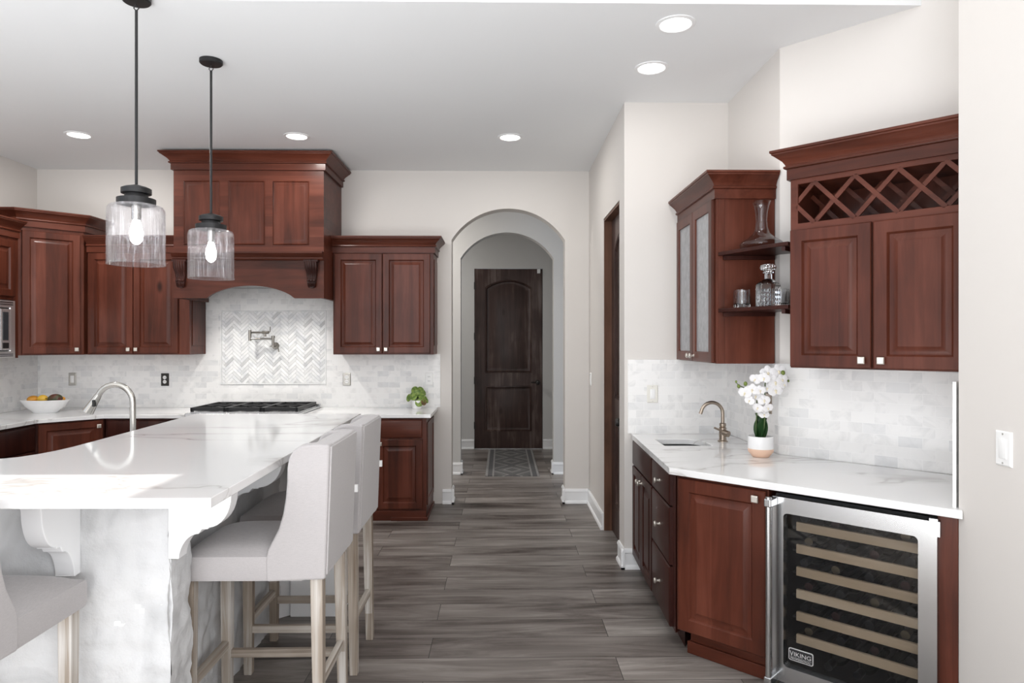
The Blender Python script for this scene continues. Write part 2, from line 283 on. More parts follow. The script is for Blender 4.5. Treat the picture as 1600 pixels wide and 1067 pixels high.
# ---------------------------------------------------------------- mesh builder
class MB:
    def __init__(s): s.v = []; s.f = []; s.m = []
    def add(s, vs, fs, mi=0):
        b = len(s.v); s.v += [tuple(v) for v in vs]; s.f += [tuple(b + i for i in f) for f in fs]; s.m += [mi] * len(fs); return s
    def box(s, x0, y0, z0, x1, y1, z1, mi=0):
        x0, x1 = sorted((x0, x1)); y0, y1 = sorted((y0, y1)); z0, z1 = sorted((z0, z1))
        return s.add([(x0, y0, z0), (x1, y0, z0), (x1, y1, z0), (x0, y1, z0), (x0, y0, z1), (x1, y0, z1), (x1, y1, z1), (x0, y1, z1)],
                     [(0, 3, 2, 1), (4, 5, 6, 7), (0, 1, 5, 4), (1, 2, 6, 5), (2, 3, 7, 6), (3, 0, 4, 7)], mi)
    def prism(s, poly, a0, a1, axis='z', holes=(), mi=0):
        def P(p, a): return (p[0], p[1], a) if axis == 'z' else ((p[0], a, p[1]) if axis == 'y' else (a, p[0], p[1]))
        loops = [list(poly)] + [list(h) for h in holes]; flat = [p for l in loops for p in l]; n = len(flat)
        vs = [P(p, a0) for p in flat] + [P(p, a1) for p in flat]; fs = []
        if len(loops) == 1: fs += [tuple(range(n)), tuple(range(n, 2 * n))]
        else:
            for t in tessellate_polygon([[Vector((p[0], p[1], 0)) for p in l] for l in loops]):
                fs += [tuple(t), tuple(i + n for i in t)]
        b = 0
        for l in loops:
            k = len(l)
            for i in range(k): fs.append((b + i, b + (i + 1) % k, n + b + (i + 1) % k, n + b + i))
            b += k
        return s.add(vs, fs, mi)
    def rings(s, loops, cap0=True, cap1=True, closed=True, mi=0):
        k = len(loops[0]); vs = [p for l in loops for p in l]; fs = []
        for a in range(len(loops) - 1):
            for i in range(k if closed else k - 1):
                j = (i + 1) % k; fs.append((a * k + i, a * k + j, (a + 1) * k + j, (a + 1) * k + i))
        if cap0: fs.append(tuple(range(k)))
        if cap1: fs.append(tuple((len(loops) - 1) * k + i for i in range(k)))
        return s.add(vs, fs, mi)
    def lathe(s, prof, seg=32, c=(0, 0, 0), sx=1.0, sy=1.0, cap0=True, cap1=True, mi=0):
        loops = [[(c[0] + r * sx * math.cos(2 * math.pi * i / seg), c[1] + r * sy * math.sin(2 * math.pi * i / seg), c[2] + z) for i in range(seg)] for r, z in prof]
        return s.rings(loops, cap0, cap1, True, mi)
    def tube(s, pts, r, seg=12, mi=0):
        pts = [Vector(p) for p in pts]; n = len(pts); rs = r if isinstance(r, (list, tuple)) else [r] * n
        t0 = (pts[1] - pts[0]).normalized(); up = Vector((0, 0, 1)) if abs(t0.z) < 0.9 else Vector((1, 0, 0))
        u = t0.cross(up).normalized(); loops = []
        for i, p in enumerate(pts):
            t = ((pts[min(i + 1, n - 1)] - pts[max(i - 1, 0)])).normalized()
            u = (u - t * u.dot(t)).normalized(); v = t.cross(u)
            loops.append([tuple(p + (u * math.cos(2 * math.pi * k / seg) + v * math.sin(2 * math.pi * k / seg)) * rs[i]) for k in range(seg)])
        return s.rings(loops, True, True, True, mi)
    def bar(s, p0, p1, w0, d0, w1=None, d1=None, mi=0):
        # square bar between two points; w runs along x, d along y (or z for level bars)
        w1 = w0 if w1 is None else w1; d1 = d0 if d1 is None else d1
        p0, p1 = Vector(p0), Vector(p1); t = (p1 - p0).normalized()
        a = Vector((1, 0, 0)) if abs(t.x) < 0.8 else Vector((0, 1, 0)); b = t.cross(a).normalized(); a = b.cross(t).normalized()
        q = lambda p, w, d: [tuple(p + a * sx * w / 2 + b * sy * d / 2) for sx, sy in ((-1, -1), (1, -1), (1, 1), (-1, 1))]
        return s.rings([q(p0, w0, d0), q(p1, w1, d1)], mi=mi)
    def ball(s, c, r, seg=20, n=10, sc=(1, 1, 1), mi=0):
        prof = [(r * max(math.sin(math.pi * i / n), 0.02) * 1.0, -r * math.cos(math.pi * i / n) * sc[2]) for i in range(n + 1)]
        return s.lathe(prof, seg, c, sc[0], sc[1], mi=mi)
    def panel(s, x, z, wd, ht, y=0.0, steps=(), mi=0):
        # nested rectangles (inset, y): doors, drawer fronts, raised panels
        loops = [[(x + a, y + b, z + a), (x + wd - a, y + b, z + a), (x + wd - a, y + b, z + ht - a), (x + a, y + b, z + ht - a)] for a, b in steps]
        return s.rings(loops, True, True, True, mi)
    def xf(s, M, start=0):
        s.v[start:] = [tuple(M @ Vector(v)) for v in s.v[start:]]; return s
    def build(s, name, mat, parent=None, loc=None, rz=0.0, bev=0.0, smooth=35, rot=None):
        me = bpy.data.meshes.new(name); me.from_pydata(s.v, [], s.f)
        mats = mat if isinstance(mat, (list, tuple)) else [mat]
        for mm in mats: me.materials.append(MAT[mm])
        me.polygons.foreach_set('material_index', s.m)
        bm = bmesh.new(); bm.from_mesh(me); bmesh.ops.recalc_face_normals(bm, faces=bm.faces); bm.to_mesh(me); bm.free()
        uv = me.uv_layers.new(name='UVMap'); vs = me.vertices
        for p in me.polygons:
            n = p.normal; ax = max(range(3), key=lambda i: abs(n[i]))
            for li in p.loop_indices:
                c = vs[me.loops[li].vertex_index].co
                uv.data[li].uv = (c.x, c.y) if ax == 2 else ((c.x, c.z) if ax == 1 else (c.y, c.z))
        if smooth:
            me.polygons.foreach_set('use_smooth', [True] * len(me.polygons)); me.set_sharp_from_angle(angle=R(smooth))
        o = bpy.data.objects.new(name, me); COL.objects.link(o)
        if loc is not None: o.location = loc
        o.rotation_euler = rot if rot is not None else (0, 0, rz); o.parent = parent
        if bev:
            b = o.modifiers.new('bevel', 'BEVEL'); b.width = bev; b.segments = 2; b.limit_method = 'ANGLE'; b.angle_limit = R(40); b.harden_normals = True
        return o
def tag(o, label, cat, group=None):
    o['label'] = label; o['category'] = cat
    if group: o['group'] = group
    return o
def thing(name, label, cat, loc=(0, 0, 0), rz=0.0, group=None):
    o = bpy.data.objects.new(name, None); COL.objects.link(o); o.empty_display_size = 0.1
    o.location = loc; o.rotation_euler = (0, 0, rz); return tag(o, label, cat, group)
def struct(o): o['kind'] = 'structure'; return o
def to_local(loc, rz, pts):
    c, s = math.cos(-rz), math.sin(-rz)
    return [((x - loc[0]) * c - (y - loc[1]) * s, (x - loc[0]) * s + (y - loc[1]) * c) for x, y in pts]
def copy_tree(o, parent=None):
    c = o.copy(); COL.objects.link(c); c.parent = parent
    for ch in list(o.children): copy_tree(ch, c)
    return c

# ---------------------------------------------------------------- room shell
YB = 6.33; XL = -4.29; XA = 0.815; YBAR = 4.50; XC = 1.508; KD = 5.165; CEIL = 3.10; TALL = 5.2; YEDGE = 3.18
XE = 1.668; YE = 2.452; Y2 = 7.72; Y3 = 9.54
struct(MB().box(-6.0, REAR - 0.2, -0.08, 4.2, 10.2, 0.0).build('floor', 'grey_planks'))
struct(MB().box(-6.0, YEDGE, CEIL, 4.2, 10.2, CEIL + 0.1).build('ceiling', 'ceiling_paint'))
struct(MB().box(-6.0, REAR - 0.2, TALL, 4.2, YEDGE, TALL + 0.1).build('ceiling_great_room', 'ceiling_paint'))
struct(MB().box(-6.0, YEDGE, CEIL + 0.1, 4.2, YEDGE + 0.1, TALL + 0.1).build('wall_header', 'wall_paint'))
def arch_hole(x0, x1, zs, za, n=28):
    cx = (x0 + x1) / 2; hw = (x1 - x0) / 2; r = (hw * hw + (za - zs) ** 2) / (2 * (za - zs)); cz = za - r; a = math.asin(hw / r)
    return [(cx + r * math.sin(a - 2 * a * i / n), cz + r * math.cos(a - 2 * a * i / n)) for i in range(n + 1)]
def arch_wall(x0, x1, y0, y1, name, mat):
    a = arch_hole(-0.468, 0.590, 2.456, 2.750)
    poly = [(x0, 0), (-0.468, 0)] + a[::-1] + [(0.590, 0), (x1, 0), (x1, CEIL), (x0, CEIL)]
    m = MB(); k = len(poly)
    tri = tessellate_polygon([[Vector((p[0], p[1], 0)) for p in poly]])
    vs = [(p[0], y0, p[1]) for p in poly] + [(p[0], y1, p[1]) for p in poly]
    fs = [tuple(t) for t in tri] + [tuple(i + k for i in t) for t in tri] + [(i, (i + 1) % k, k + (i + 1) % k, k + i) for i in range(k)]
    return struct(m.add(vs, fs).build(name, mat))
arch_wall(XL - 0.2, XA + 0.001, YB, YB + 0.16, 'wall_back', 'wall_paint')
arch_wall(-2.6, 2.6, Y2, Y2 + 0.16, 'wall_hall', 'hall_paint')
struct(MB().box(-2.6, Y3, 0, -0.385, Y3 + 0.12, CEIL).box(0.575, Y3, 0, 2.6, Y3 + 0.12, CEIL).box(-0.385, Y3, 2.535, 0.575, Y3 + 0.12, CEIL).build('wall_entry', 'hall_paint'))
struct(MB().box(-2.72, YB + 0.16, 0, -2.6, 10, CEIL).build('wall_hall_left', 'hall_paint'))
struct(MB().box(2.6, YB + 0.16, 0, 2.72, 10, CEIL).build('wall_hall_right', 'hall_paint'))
struct(MB().box(XL - 0.2, 2.6, 0, XL, YEDGE, TALL).box(XL - 0.2, YEDGE, 0, XL, YB, CEIL).build('wall_left', 'wall_paint'))
struct(MB().box(-6.0, 2.6, 0, XL - 0.2, 2.72, TALL).build('wall_far_left', 'wall_paint'))
struct(MB().prism([(REAR, 0), (2.72, 0), (2.72, TALL), (REAR, TALL)], -6.1, -6.0, axis='x', holes=[[(-1.6, 0.1), (2.26, 0.1), (2.26, SUN_HEAD), (-1.6, SUN_HEAD)]]).build('wall_side', 'wall_paint'))
# wall with the pantry door (faces left), with its 45 degree-free near corner
D0, D1, DZ = 4.690, 5.425, 2.490
struct(MB().prism([(YBAR, 0), (D0, 0), (D0, DZ), (D1, DZ), (D1, 0), (YB + 0.16, 0), (YB + 0.16, CEIL), (YBAR, CEIL)], XA, XA + 0.115, axis='x').build('wall_pantry', 'wall_paint'))
struct(MB().box(XA + 0.115, YBAR, 0, XC + 0.1, YBAR + 0.115, CEIL).build('wall_bar', 'wall_paint'))
YCD = KD - XC
struct(MB().prism([(XC, YCD), (XC, YBAR + 0.0), (XC + 0.1, YBAR), (XC + 0.1, YCD + 0.04)], 0, CEIL).build('wall_bar_side', 'wall_paint'))
kF = YE - XE
xF = (KD - kF) / 2
struct(MB().prism([(XC, YCD), (xF + 0.1, KD - xF - 0.1), (xF + 0.2, KD - xF), (XC + 0.1, YCD + 0.1)], 0, TALL).build('wall_diagonal', 'wall_paint'))
struct(MB().prism([(XE, YE), (xF, xF + kF), (xF + 0.12, xF + kF - 0.12), (XE + 0.15, YE - 0.1), (XE + 0.15, -0.5), (XE, -0.5)], 0, TALL)
       .box(XE, -3.5, 0, XE + 0.15, -0.5, 0.25).box(XE, -3.5, 3.75, XE + 0.15, -0.5, TALL).box(XE, REAR, 0, XE + 0.15, -3.5, TALL).build('wall_right', 'wall_paint'))
# rear wall, with a tall window opening
struct(MB().prism([(-6.1, 0), (XE + 0.15, 0), (XE + 0.15, TALL), (-6.1, TALL)], REAR - 0.15, REAR, axis='y',
    holes=[[(-3.42, 0.05), (-1.10, 0.05), (-1.10, 5.0), (-3.42, 5.0)]]).build('wall_rear', 'wall_paint'))

def baseboard(name, p0, p1, h=0.135, side=1):
    # profile swept along a wall from p0 to p1, thickness to the left of the direction (side=1)
    prof = [(0, 0), (0.024, 0), (0.024, 0.014), (0.018, 0.024), (0.013, 0.028), (0.013, h - 0.03), (0.017, h - 0.026), (0.017, h - 0.016), (0.010, h - 0.004), (0.008, h), (0, h)]
    d = Vector((p1[0] - p0[0], p1[1] - p0[1])); ln = d.length; d.normalize(); n = Vector((-d.y, d.x)) * side
    loops = [[(p[0] + n.x * o, p[1] + n.y * o, z) for o, z in prof] for p in (p0, p1)]
    return struct(MB().rings(loops).build(name, 'white_trim'))
baseboard('baseboard_arch_left', (-0.55, YB), (-0.444, YB), side=-1)
baseboard('baseboard_arch_jamb_left', (-0.468, YB - 0.024), (-0.468, YB + 0.184), side=-1)
baseboard('baseboard_arch_right', (0.566, YB), (XA, YB), side=-1)
baseboard('baseboard_arch_jamb_right', (0.590, YB - 0.024), (0.590, YB + 0.184), side=1)
baseboard('baseboard_pantry_far', (XA, D1 + 0.0), (XA, YB), side=1)
baseboard('baseboard_pantry_near', (XA, YBAR - 0.024), (XA, D0), side=1)
baseboard('baseboard_bar', (XA - 0.024, YBAR), (0.92, YBAR), side=-1)
baseboard('baseboard_hall_left', (-2.6, Y2), (-0.444, Y2), side=-1)
baseboard('baseboard_hall_jamb_left', (-0.468, Y2 - 0.024), (-0.468, Y2 + 0.184), side=-1)
baseboard('baseboard_hall_right', (0.566, Y2), (2.6, Y2), side=-1)
baseboard('baseboard_hall_jamb_right', (0.590, Y2 - 0.024), (0.590, Y2 + 0.184), side=1)
baseboard('baseboard_entry_left', (-2.6, Y3), (-0.39, Y3), side=-1)
baseboard('baseboard_entry_right', (0.58, Y3), (2.6, Y3), side=-1)
baseboard('baseboard_right', (XE, REAR), (XE, YE - 0.3), side=1)
lamp('hall_added_light', 'AREA', (-1.35, 7.1, CEIL - 0.02), (0, 0, 0), 26, (1, 0.96, 0.92), shape='DISK', size=0.3)  # added lamp without a fixture, out of view, to brighten the cross hall
lamp('entry_added_light', 'AREA', (-1.6, 8.7, CEIL - 0.02), (0, 0, 0), 22, (1, 0.97, 0.94), shape='DISK', size=0.3)  # likewise added and unseen, brightens the space before the entry door

# two-panel doors with an arched upper panel
def panel_door(parent, wd, ht, mat, t=0.045, lever=None):
    st = 0.145
    up = arch_hole(st, wd - st, ht - 0.26, ht - 0.155, 16); z1 = 1.06
    upper = [(st, z1), (wd - st, z1)] + up
    lower = [(st, 0.235), (wd - st, 0.235), (wd - st, 0.87), (st, 0.87)]
    MB().prism([(0, 0), (wd, 0), (wd, ht), (0, ht)], 0, t, axis='y', holes=[upper, lower]).build('door_frame', mat, parent, bev=0.004)
    for nm, poly in (('upper_panel', upper), ('lower_panel', lower)):
        cx = sum(p[0] for p in poly) / len(poly); zs = [p[1] for p in poly]; cz = (min(zs) + max(zs)) / 2; hw = wd / 2 - st; hh = (max(zs) - min(zs)) / 2
        def off(d): return [(wd / 2 + (p[0] - wd / 2) * (hw - d) / hw, cz + (p[1] - cz) * (hh - d) / hh) for p in poly]
        loops = [[(x, y, z) for x, z in off(d)] for d, y in ((-0.004, 0.040), (-0.004, 0.006), (0.016, 0.002), (0.026, 0.016), (0.034, 0.018), (0.07, 0.011))]
        MB().rings(loops).build(nm, mat, parent)
door2 = bpy.data.objects.new('door_2', None); COL.objects.link(door2); door2.location = (-0.378, Y3 - 0.005, 0.012); door2['kind'] = 'structure'
door2['label'] = 'dark arched-panel entry door at the end of the hall'
panel_door(door2, 0.945, 2.518, 'espresso')
MB().lathe([(0.030, 0), (0.030, 0.008), (0.012, 0.012), (0.012, 0.035), (0.026, 0.045), (0.031, 0.06), (0.024, 0.075), (0.004, 0.08)], 20).build('door_knob', 'dark_bronze', door2, loc=(0.945 - 0.065, 0, 0.925), rot=(R(90), 0, 0))
MB().tube([(0, 0, 0), (-0.09, 0, 0)], 0.008, 8).build('door_lever', 'dark_bronze', door2, loc=(0.945 - 0.065, -0.045, 0.925))
for z in (0.32, 0.95, 1.57, 2.28): MB().box(-0.012, -0.012, z - 0.05, 0.004, 0.004, z + 0.05).build('hinge', 'dark_bronze', door2)
MB().box(0.875, -0.02, 2.455, 0.92, 0.0, 2.515).build('door_sensor', 'white_plastic', door2, bev=0.004)
MB().box(0.0, -0.015, -0.012, 0.945, 0.03, 0.0).build('door_sweep', 'stainless', door2)
struct(MB().box(-0.386, Y3 + 0.04, 0, -0.378, Y3 + 0.1, 2.535).box(0.567, Y3 + 0.04, 0, 0.576, Y3 + 0.1, 2.535).build('trim_entry_jamb', 'espresso'))
door1 = bpy.data.objects.new('door_1', None); COL.objects.link(door1); door1.location = (XA + 0.062, D1 - 0.02, 0.01); door1.rotation_euler = (0, 0, R(-90)); door1['kind'] = 'structure'
door1['label'] = 'dark arched-panel pantry door set back in the side wall'
panel_door(door1, D1 - D0 - 0.04, DZ - 0.03, 'espresso')
MB().lathe([(0.030, 0), (0.030, 0.008), (0.012, 0.012), (0.012, 0.035), (0.026, 0.045), (0.031, 0.06), (0.024, 0.075), (0.004, 0.08)], 20).build('door_knob', 'dark_bronze', door1, loc=(D1 - D0 - 0.10, 0, 0.93), rot=(R(90), 0, 0))
struct(MB().box(XA + 0.004, D1 - 0.02, 0, XA + 0.112, D1 - 0.001, DZ).box(XA + 0.004, D0 + 0.001, 0, XA + 0.112, D0 + 0.02, DZ).box(XA + 0.004, D0, DZ - 0.02, XA + 0.112, D1, DZ - 0.001).build('trim_pantry_jamb', 'jamb_wood'))
tag(MB().box(-0.305, -0.93, 0, 0.305, 0.93, 0.008).build('runner_rug', 'rug_weave', loc=(0.12, 8.52, 0), bev=0.003), 'grey woven runner rug with diamond pattern before the hall door', 'rug')

# ---------------------------------------------------------------- cabinet kit (local: x along the front, y into the wall, z up; front at y = 0)
T = 0.021
def knob(parent, x, z, y=-T):
    MB().tube([(x, y, z), (x, y - 0.016, z)], 0.006, 10).panel(x - 0.016, z - 0.016, 0.032, 0.032, y - 0.014, ((0.002, 0), (0, -0.003), (0, -0.009), (0.004, -0.012))).build('knob', 'pewter', parent, bev=0.002)
def round_knob(parent, x, z, y=-T):
    MB().lathe([(0.009, 0), (0.006, 0.004), (0.006, 0.016), (0.014, 0.02), (0.0155, 0.026), (0.012, 0.031), (0.002, 0.033)], 16).build('knob', 'pewter', parent, loc=(x, y, z), rot=(R(90), 0, 0))
def steps(st): return ((0, 0), (0, -T + 0.004), (0.004, -T), (st - 0.007, -T), (st - 0.002, -T + 0.006), (st + 0.002, -T + 0.013), (st + 0.009, -T + 0.013), (st + 0.035, -T + 0.002), (st + 0.037, -T + 0.0005))
def door(parent, x, z, wd, ht, kn=None, st=0.060, mat='cherry', rk=False):
    d = MB().panel(0, 0, wd, ht, 0, steps(st)).build('door', mat, parent, loc=(x, 0, z), smooth=25)
    if kn: (round_knob if rk else knob)(d, kn[0], kn[1])
    return d
def drawer(parent, x, z, wd, ht, kn=None, mat='cherry_rail', rk=False):
    d = MB().panel(0, 0, wd, ht, 0, ((0, 0), (0, -T + 0.006), (0.003, -T + 0.003), (0.010, -T))).build('drawer', mat, parent, loc=(x, 0, z), smooth=25)
    if kn: (round_knob if rk else knob)(d, kn[0], kn[1])
    return d
CROWN = [(0.0, 0.0), (0.014, 0.0), (0.014, 0.052), (0.025, 0.055), (0.027, 0.060), (0.025, 0.066), (0.018, 0.069), (0.021, 0.076), (0.030, 0.090), (0.046, 0.104), (0.060, 0.116), (0.068, 0.121), (0.068, 0.128), (0.075, 0.131), (0.075, 0.142)]
def crown(parent, wd, d, z, left=True, right=True, sc=1.0, so=1.0, mat='cherry_rail', front=0.0):
    loops = []
    for o, h in CROWN:
        o *= so
        loops.append([(-o if left else 0, d, z + h * sc), (-o if left else 0, front - o, z + h * sc), (wd + o if right else wd, front - o, z + h * sc), (wd + o if right else wd, d, z + h * sc)])
    MB().rings(loops, True, True).build('crown_moulding', mat, parent, smooth=20)

# ---------------------------------------------------------------- back wall: uppers
def upper(name, label, x0, x1, z0, z1, n, loc=None, rz=0.0, d=0.33, group=None):
    t = thing(name, label, 'cabinet', (x0, 6.0, z0) if loc is None else loc, rz, group)
    wd = x1 - x0; ht = z1 - z0
    MB().box(0, 0, 0, wd, d, ht).build('cabinet_body', 'cherry', t, bev=0.003)
    return t, wd, ht
t, wd, ht = upper('wall_cabinet', 'cherry wall cabinet with two doors, right of the range hood', -1.485, -0.602, 1.395, 2.30, 2)
dw = (wd - 0.05) / 2
door(t, 0.016, 0.012, dw, ht - 0.03, (dw - 0.03, 0.034)); door(t, 0.016 + dw + 0.006, 0.012, dw - 0.002, ht - 0.03, (0.03, 0.034))
MB().box(wd, 0.05, 0.08, wd + 0.006, 0.30, ht - 0.06).build('side_panel', 'cherry', t, bev=0.002)
crown(t, wd, 0.325, ht - 0.01)
t, wd, ht = upper('wall_cabinet', 'cherry wall cabinet with two doors, left of the range hood behind the glass pendants', -3.63, -2.742, 1.395, 2.30, 2)
dw = (wd - 0.115) / 2
door(t, 0.016, 0.012, dw, ht - 0.03, (dw - 0.03, 0.034)); door(t, 0.016 + dw + 0.006, 0.012, dw, ht - 0.03, (0.03, 0.034))
MB().box(wd, 0.05, 0.08, wd + 0.006, 0.30, ht - 0.06).build('side_panel', 'cherry', t, bev=0.002)
crown(t, wd, 0.325, ht - 0.01, False, False)
# corner wall cabinet, door across the corner
A = (-4.00, 5.66); B = (-3.655, 5.99); rz = math.atan2(B[1] - A[1], B[0] - A[0]); wdg = math.hypot(B[0] - A[0], B[1] - A[1])
t = thing('corner_cabinet', 'tall cherry corner wall cabinet with one door across the corner', 'cabinet', (A[0], A[1], 1.395), rz)
body = to_local(A, rz, [A, B, (B[0], YB - 0.005), (XL + 0.005, YB - 0.005), (XL + 0.005, A[1])])
H0 = 2.47 - 1.395
MB().prism(body, 0, H0).build('cabinet_body', 'cherry', t, bev=0.003)
door(t, 0.03, 0.012, wdg - 0.06, H0 - 0.05, (wdg - 0.06 - 0.032, 0.034))
def poly_crown(parent, pts, z, sc=1.0):
    # crown moulding mitred round the open polygon pts (outward = to the right of the direction)
    P = [Vector(p) for p in pts]; nrm = []
    for i in range(len(P) - 1):
        d = (P[i + 1] - P[i]).normalized(); nrm.append(Vector((d.y, -d.x)))
    loops = []
    for o, h in CROWN:
        l = []
        for i, p in enumerate(P):
            if i == 0: q = p + nrm[0] * o
            elif i == len(P) - 1: q = p + nrm[-1] * o
            else:
                a, b = nrm[i - 1], nrm[i]; q = p + (a + b) * (o / (1 + a.dot(b)))
            l.append((q.x, q.y, z + h * sc))
        loops.append(l)
    MB().rings(loops, True, True).build('crown_moulding', 'cherry_rail', parent, smooth=20)
cl = to_local(A, rz, [(XL + 0.005, A[1]), A, B, (B[0], YB - 0.005)])
poly_crown(t, cl, H0 - 0.005)
# left wall: microwave cabinet, its doors over a built-in microwave
t = thing('microwave_cabinet', 'cherry wall cabinet over the built-in microwave at left edge', 'cabinet', (-3.98, 4.80, 1.375), R(90))
MB().box(0.02, 0.0, 0.49, 0.79, 0.30, 0.985).box(0.0, 0.0, 0, 0.02, 0.30, 0.985).box(0.79, 0.0, 0.0, 0.845, 0.30, 0.985).box(0.02, 0.0, 0.47, 0.79, 0.30, 0.49).build('cabinet_body', 'cherry', t, bev=0.002)
for i in range(2): door(t, 0.02 + i * 0.385, 0.50, 0.38, 0.45)
crown(t, 0.845, 0.30, 0.98, True, False)
t = thing('microwave', 'stainless built-in microwave with black keypad under the left cabinet', 'microwave', (-3.962, 4.825, 1.375), R(90))
MB().box(0.0, 0.01, 0.0, 0.76, 0.27, 0.46).build('microwave_body', 'black_plastic', t)
MB().panel(0, 0, 0.765, 0.465, 0.005, ((0, 0.02), (0, 0), (0.004, -0.004), (0.055, -0.004), (0.06, 0.004), (0.062, 0.010))).build('trim_kit', 'bright_stainless', t)
for z in (0.016, 0.03, 0.428, 0.446): MB().box(0.03, -0.002, z, 0.735, 0.002, z + 0.006).build('vent_slot', 'black_plastic', t)
MB().box(0.062, -0.016, 0.066, 0.575, 0.012, 0.395).build('microwave_door', 'bright_stainless', t, bev=0.004)
MB().box(0.58, -0.016, 0.066, 0.688, 0.012, 0.395).build('control_panel', 'bright_stainless', t, bev=0.004)
MB().box(0.60, -0.019, 0.145, 0.66, -0.015, 0.370).build('keypad', 'display_dark', t)
MB().box(0.60, -0.019, 0.080, 0.665, -0.015, 0.125).build('open_button', 'black_plastic', t, bev=0.003)

# ---------------------------------------------------------------- range hood
HX0, HX1 = -2.737, -1.489; HW = HX1 - HX0; HD = YB - 5.70
t = thing('range_hood', 'cherry wood range hood with carved corbels and an arched apron', 'range hood', (HX0, 5.70, 1.872))
zt = 2.945 - 1.872; zs = 0.33
ar = [(0.272 + (HW - 0.272 - 0.245) * i / 20, 0.105 * (1 - ((i - 10) / 10) ** 2) ** 0.8 if 0 < i < 20 else 0.0) for i in range(21)]
MB().prism([(0, 0)] + ar + [(HW, 0), (HW, zs), (0, zs)], 0, 0.03, axis='y').build('arched_apron', 'cherry_rail', t)
for x in (0, HW - 0.03): MB().box(x, 0.03, 0, x + 0.03, HD - 0.018, zs).build('hood_side', 'cherry', t)
MB().box(0, 0, zs, HW, HD - 0.003, zt).build('hood_box', 'cherry_rail', t)
MB().box(0.03, 0.03, 0.13, HW - 0.03, HD - 0.02, 0.15).build('hood_liner', 'stainless', t)
px = [0.082, 0.455, 0.822]; pw = [0.300, 0.304, 0.305]
for x, wd in zip(px, pw):
    MB().panel(0, 0, wd, 0.535, 0.004, ((0, 0), (0, -0.004), (0.006, -0.012), (0.012, -0.005), (0.018, -0.004), (0.042, -0.010), (0.045, -0.010))).build('raised_panel', 'cherry', t, loc=(x, 0, 0.445), smooth=25)
prof = [(0, 0), (0.02, 0), (0.03, 0.012), (0.03, 0.022), (0.045, 0.035), (0.052, 0.05), (0.06, 0.055), (0.06, 0.07), (0, 0.07)]
MB().rings([[(xx, -o, 0.315 + z) for o, z in prof] for xx in (-0.0, HW)]).build('ledge_moulding', 'cherry_rail', t)
crown(t, HW, HD - 0.003, zt - 0.005, True, True, 1.0, 1.2)
def carved_corbel(parent, xc):
    c = MB()
    path = [(-0.052, 0.315), (-0.058, 0.285), (-0.05, 0.25), (-0.036, 0.215), (-0.026, 0.185), (-0.028, 0.155), (-0.034, 0.13), (-0.026, 0.105), (-0.012, 0.09)]
    for k in range(-2, 3):
        pts = [(xc + k * 0.0195 * (1.0 if z > .24 else .8 if z > .17 else .66), y * (1 - 0.06 * abs(k)), z) for y, z in path]
        rs = [0.011, 0.0135, 0.0135, 0.0115, 0.010, 0.0105, 0.011, 0.009, 0.004]
        c.tube(pts, rs, 8)
    c.prism([(xc - 0.052, 0.31), (xc + 0.052, 0.31), (xc + 0.045, 0.22), (xc + 0.034, 0.13), (xc + 0.014, 0.085), (xc - 0.014, 0.085), (xc - 0.034, 0.13), (xc - 0.045, 0.22)], -0.022, 0.0, axis='y')
    for k in (-1, 0, 1): c.ball((xc + k * 0.024, -0.036, 0.143), 0.013, 10, 6)
    c.box(xc - 0.058, -0.06, 0.30, xc + 0.058, 0, 0.316)
    return c.build('corbel', 'cherry_dark_shaded', parent)
carved_corbel(t, 0.068); carved_corbel(t, HW - 0.095)
for x in (0.36, 0.88):
    MB().lathe([(0.03, 0), (0.03, 0.006)], 16, (x, 0.20, 0.123)).build('hood_lamp', 'lamp_disc', t)
    lamp('hood_lamp_light', 'AREA', (x, 0.20, 0.118), (R(0), 0, 0), 3.2, (1, 0.97, 0.92), t, shape='DISK', size=0.06, spread=R(110))

# ---------------------------------------------------------------- base cabinets and worktops along the back and left walls
YF = 5.74; ZC = 0.90
t = thing('base_cabinet', 'cherry base cabinet with drawers over doors right of the cooktop', 'cabinet', (-1.665, YF, 0.0)); wd = 1.03
MB().box(0, 0, 0.085, wd, 0.585, 0.868).build('cabinet_body', 'cherry', t, bev=0.002)
MB().prism([(0, 0), (wd, 0), (wd, 0.085), (0, 0.085)], -0.012, 0.57, axis='y').box(wd - 0.3, -0.02, 0, wd + 0.012, 0.57, 0.03).build('plinth', 'cherry_rail', t, bev=0.004)
for x, wc in ((0.02, 0.49), (0.515, 0.48)): drawer(t, x, 0.70, wc, 0.15, (0.115 if x > .3 else wc / 2, 0.075))
door(t, 0.02, 0.10, 0.245, 0.585, (0.215, 0.55)); door(t, 0.27, 0.10, 0.335, 0.585, (0.30, 0.55)); door(t, 0.612, 0.10, 0.385, 0.585, (0.033, 0.55))
MB().panel(0, 0, 0.50, 0.70, 0, ((0, 0), (0, -0.008), (0.05, -0.008), (0.055, -0.002), (0.06, -0.002))).build('side_panel', 'cherry', t, loc=(wd, 0.04, 0.12), rz=R(90))
t = thing('base_cabinet', 'cherry base cabinet under the gas cooktop', 'cabinet', (-2.625, YF, 0.0)); wd = 0.955
MB().box(0, 0, 0.085, wd, 0.585, 0.70).box(0, 0.03, 0, wd, 0.58, 0.085).build('cabinet_body', 'cherry', t, bev=0.002)
for i in range(2): door(t, 0.015 + i * 0.465, 0.10, 0.46, 0.585, ((0.43, 0.03)[i], 0.55))
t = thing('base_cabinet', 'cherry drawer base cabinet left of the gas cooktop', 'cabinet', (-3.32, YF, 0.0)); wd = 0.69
MB().box(0, 0, 0.085, wd, 0.585, 0.868).box(0, 0.03, 0, wd, 0.58, 0.085).build('cabinet_body', 'cherry_dark_shaded', t, bev=0.002)
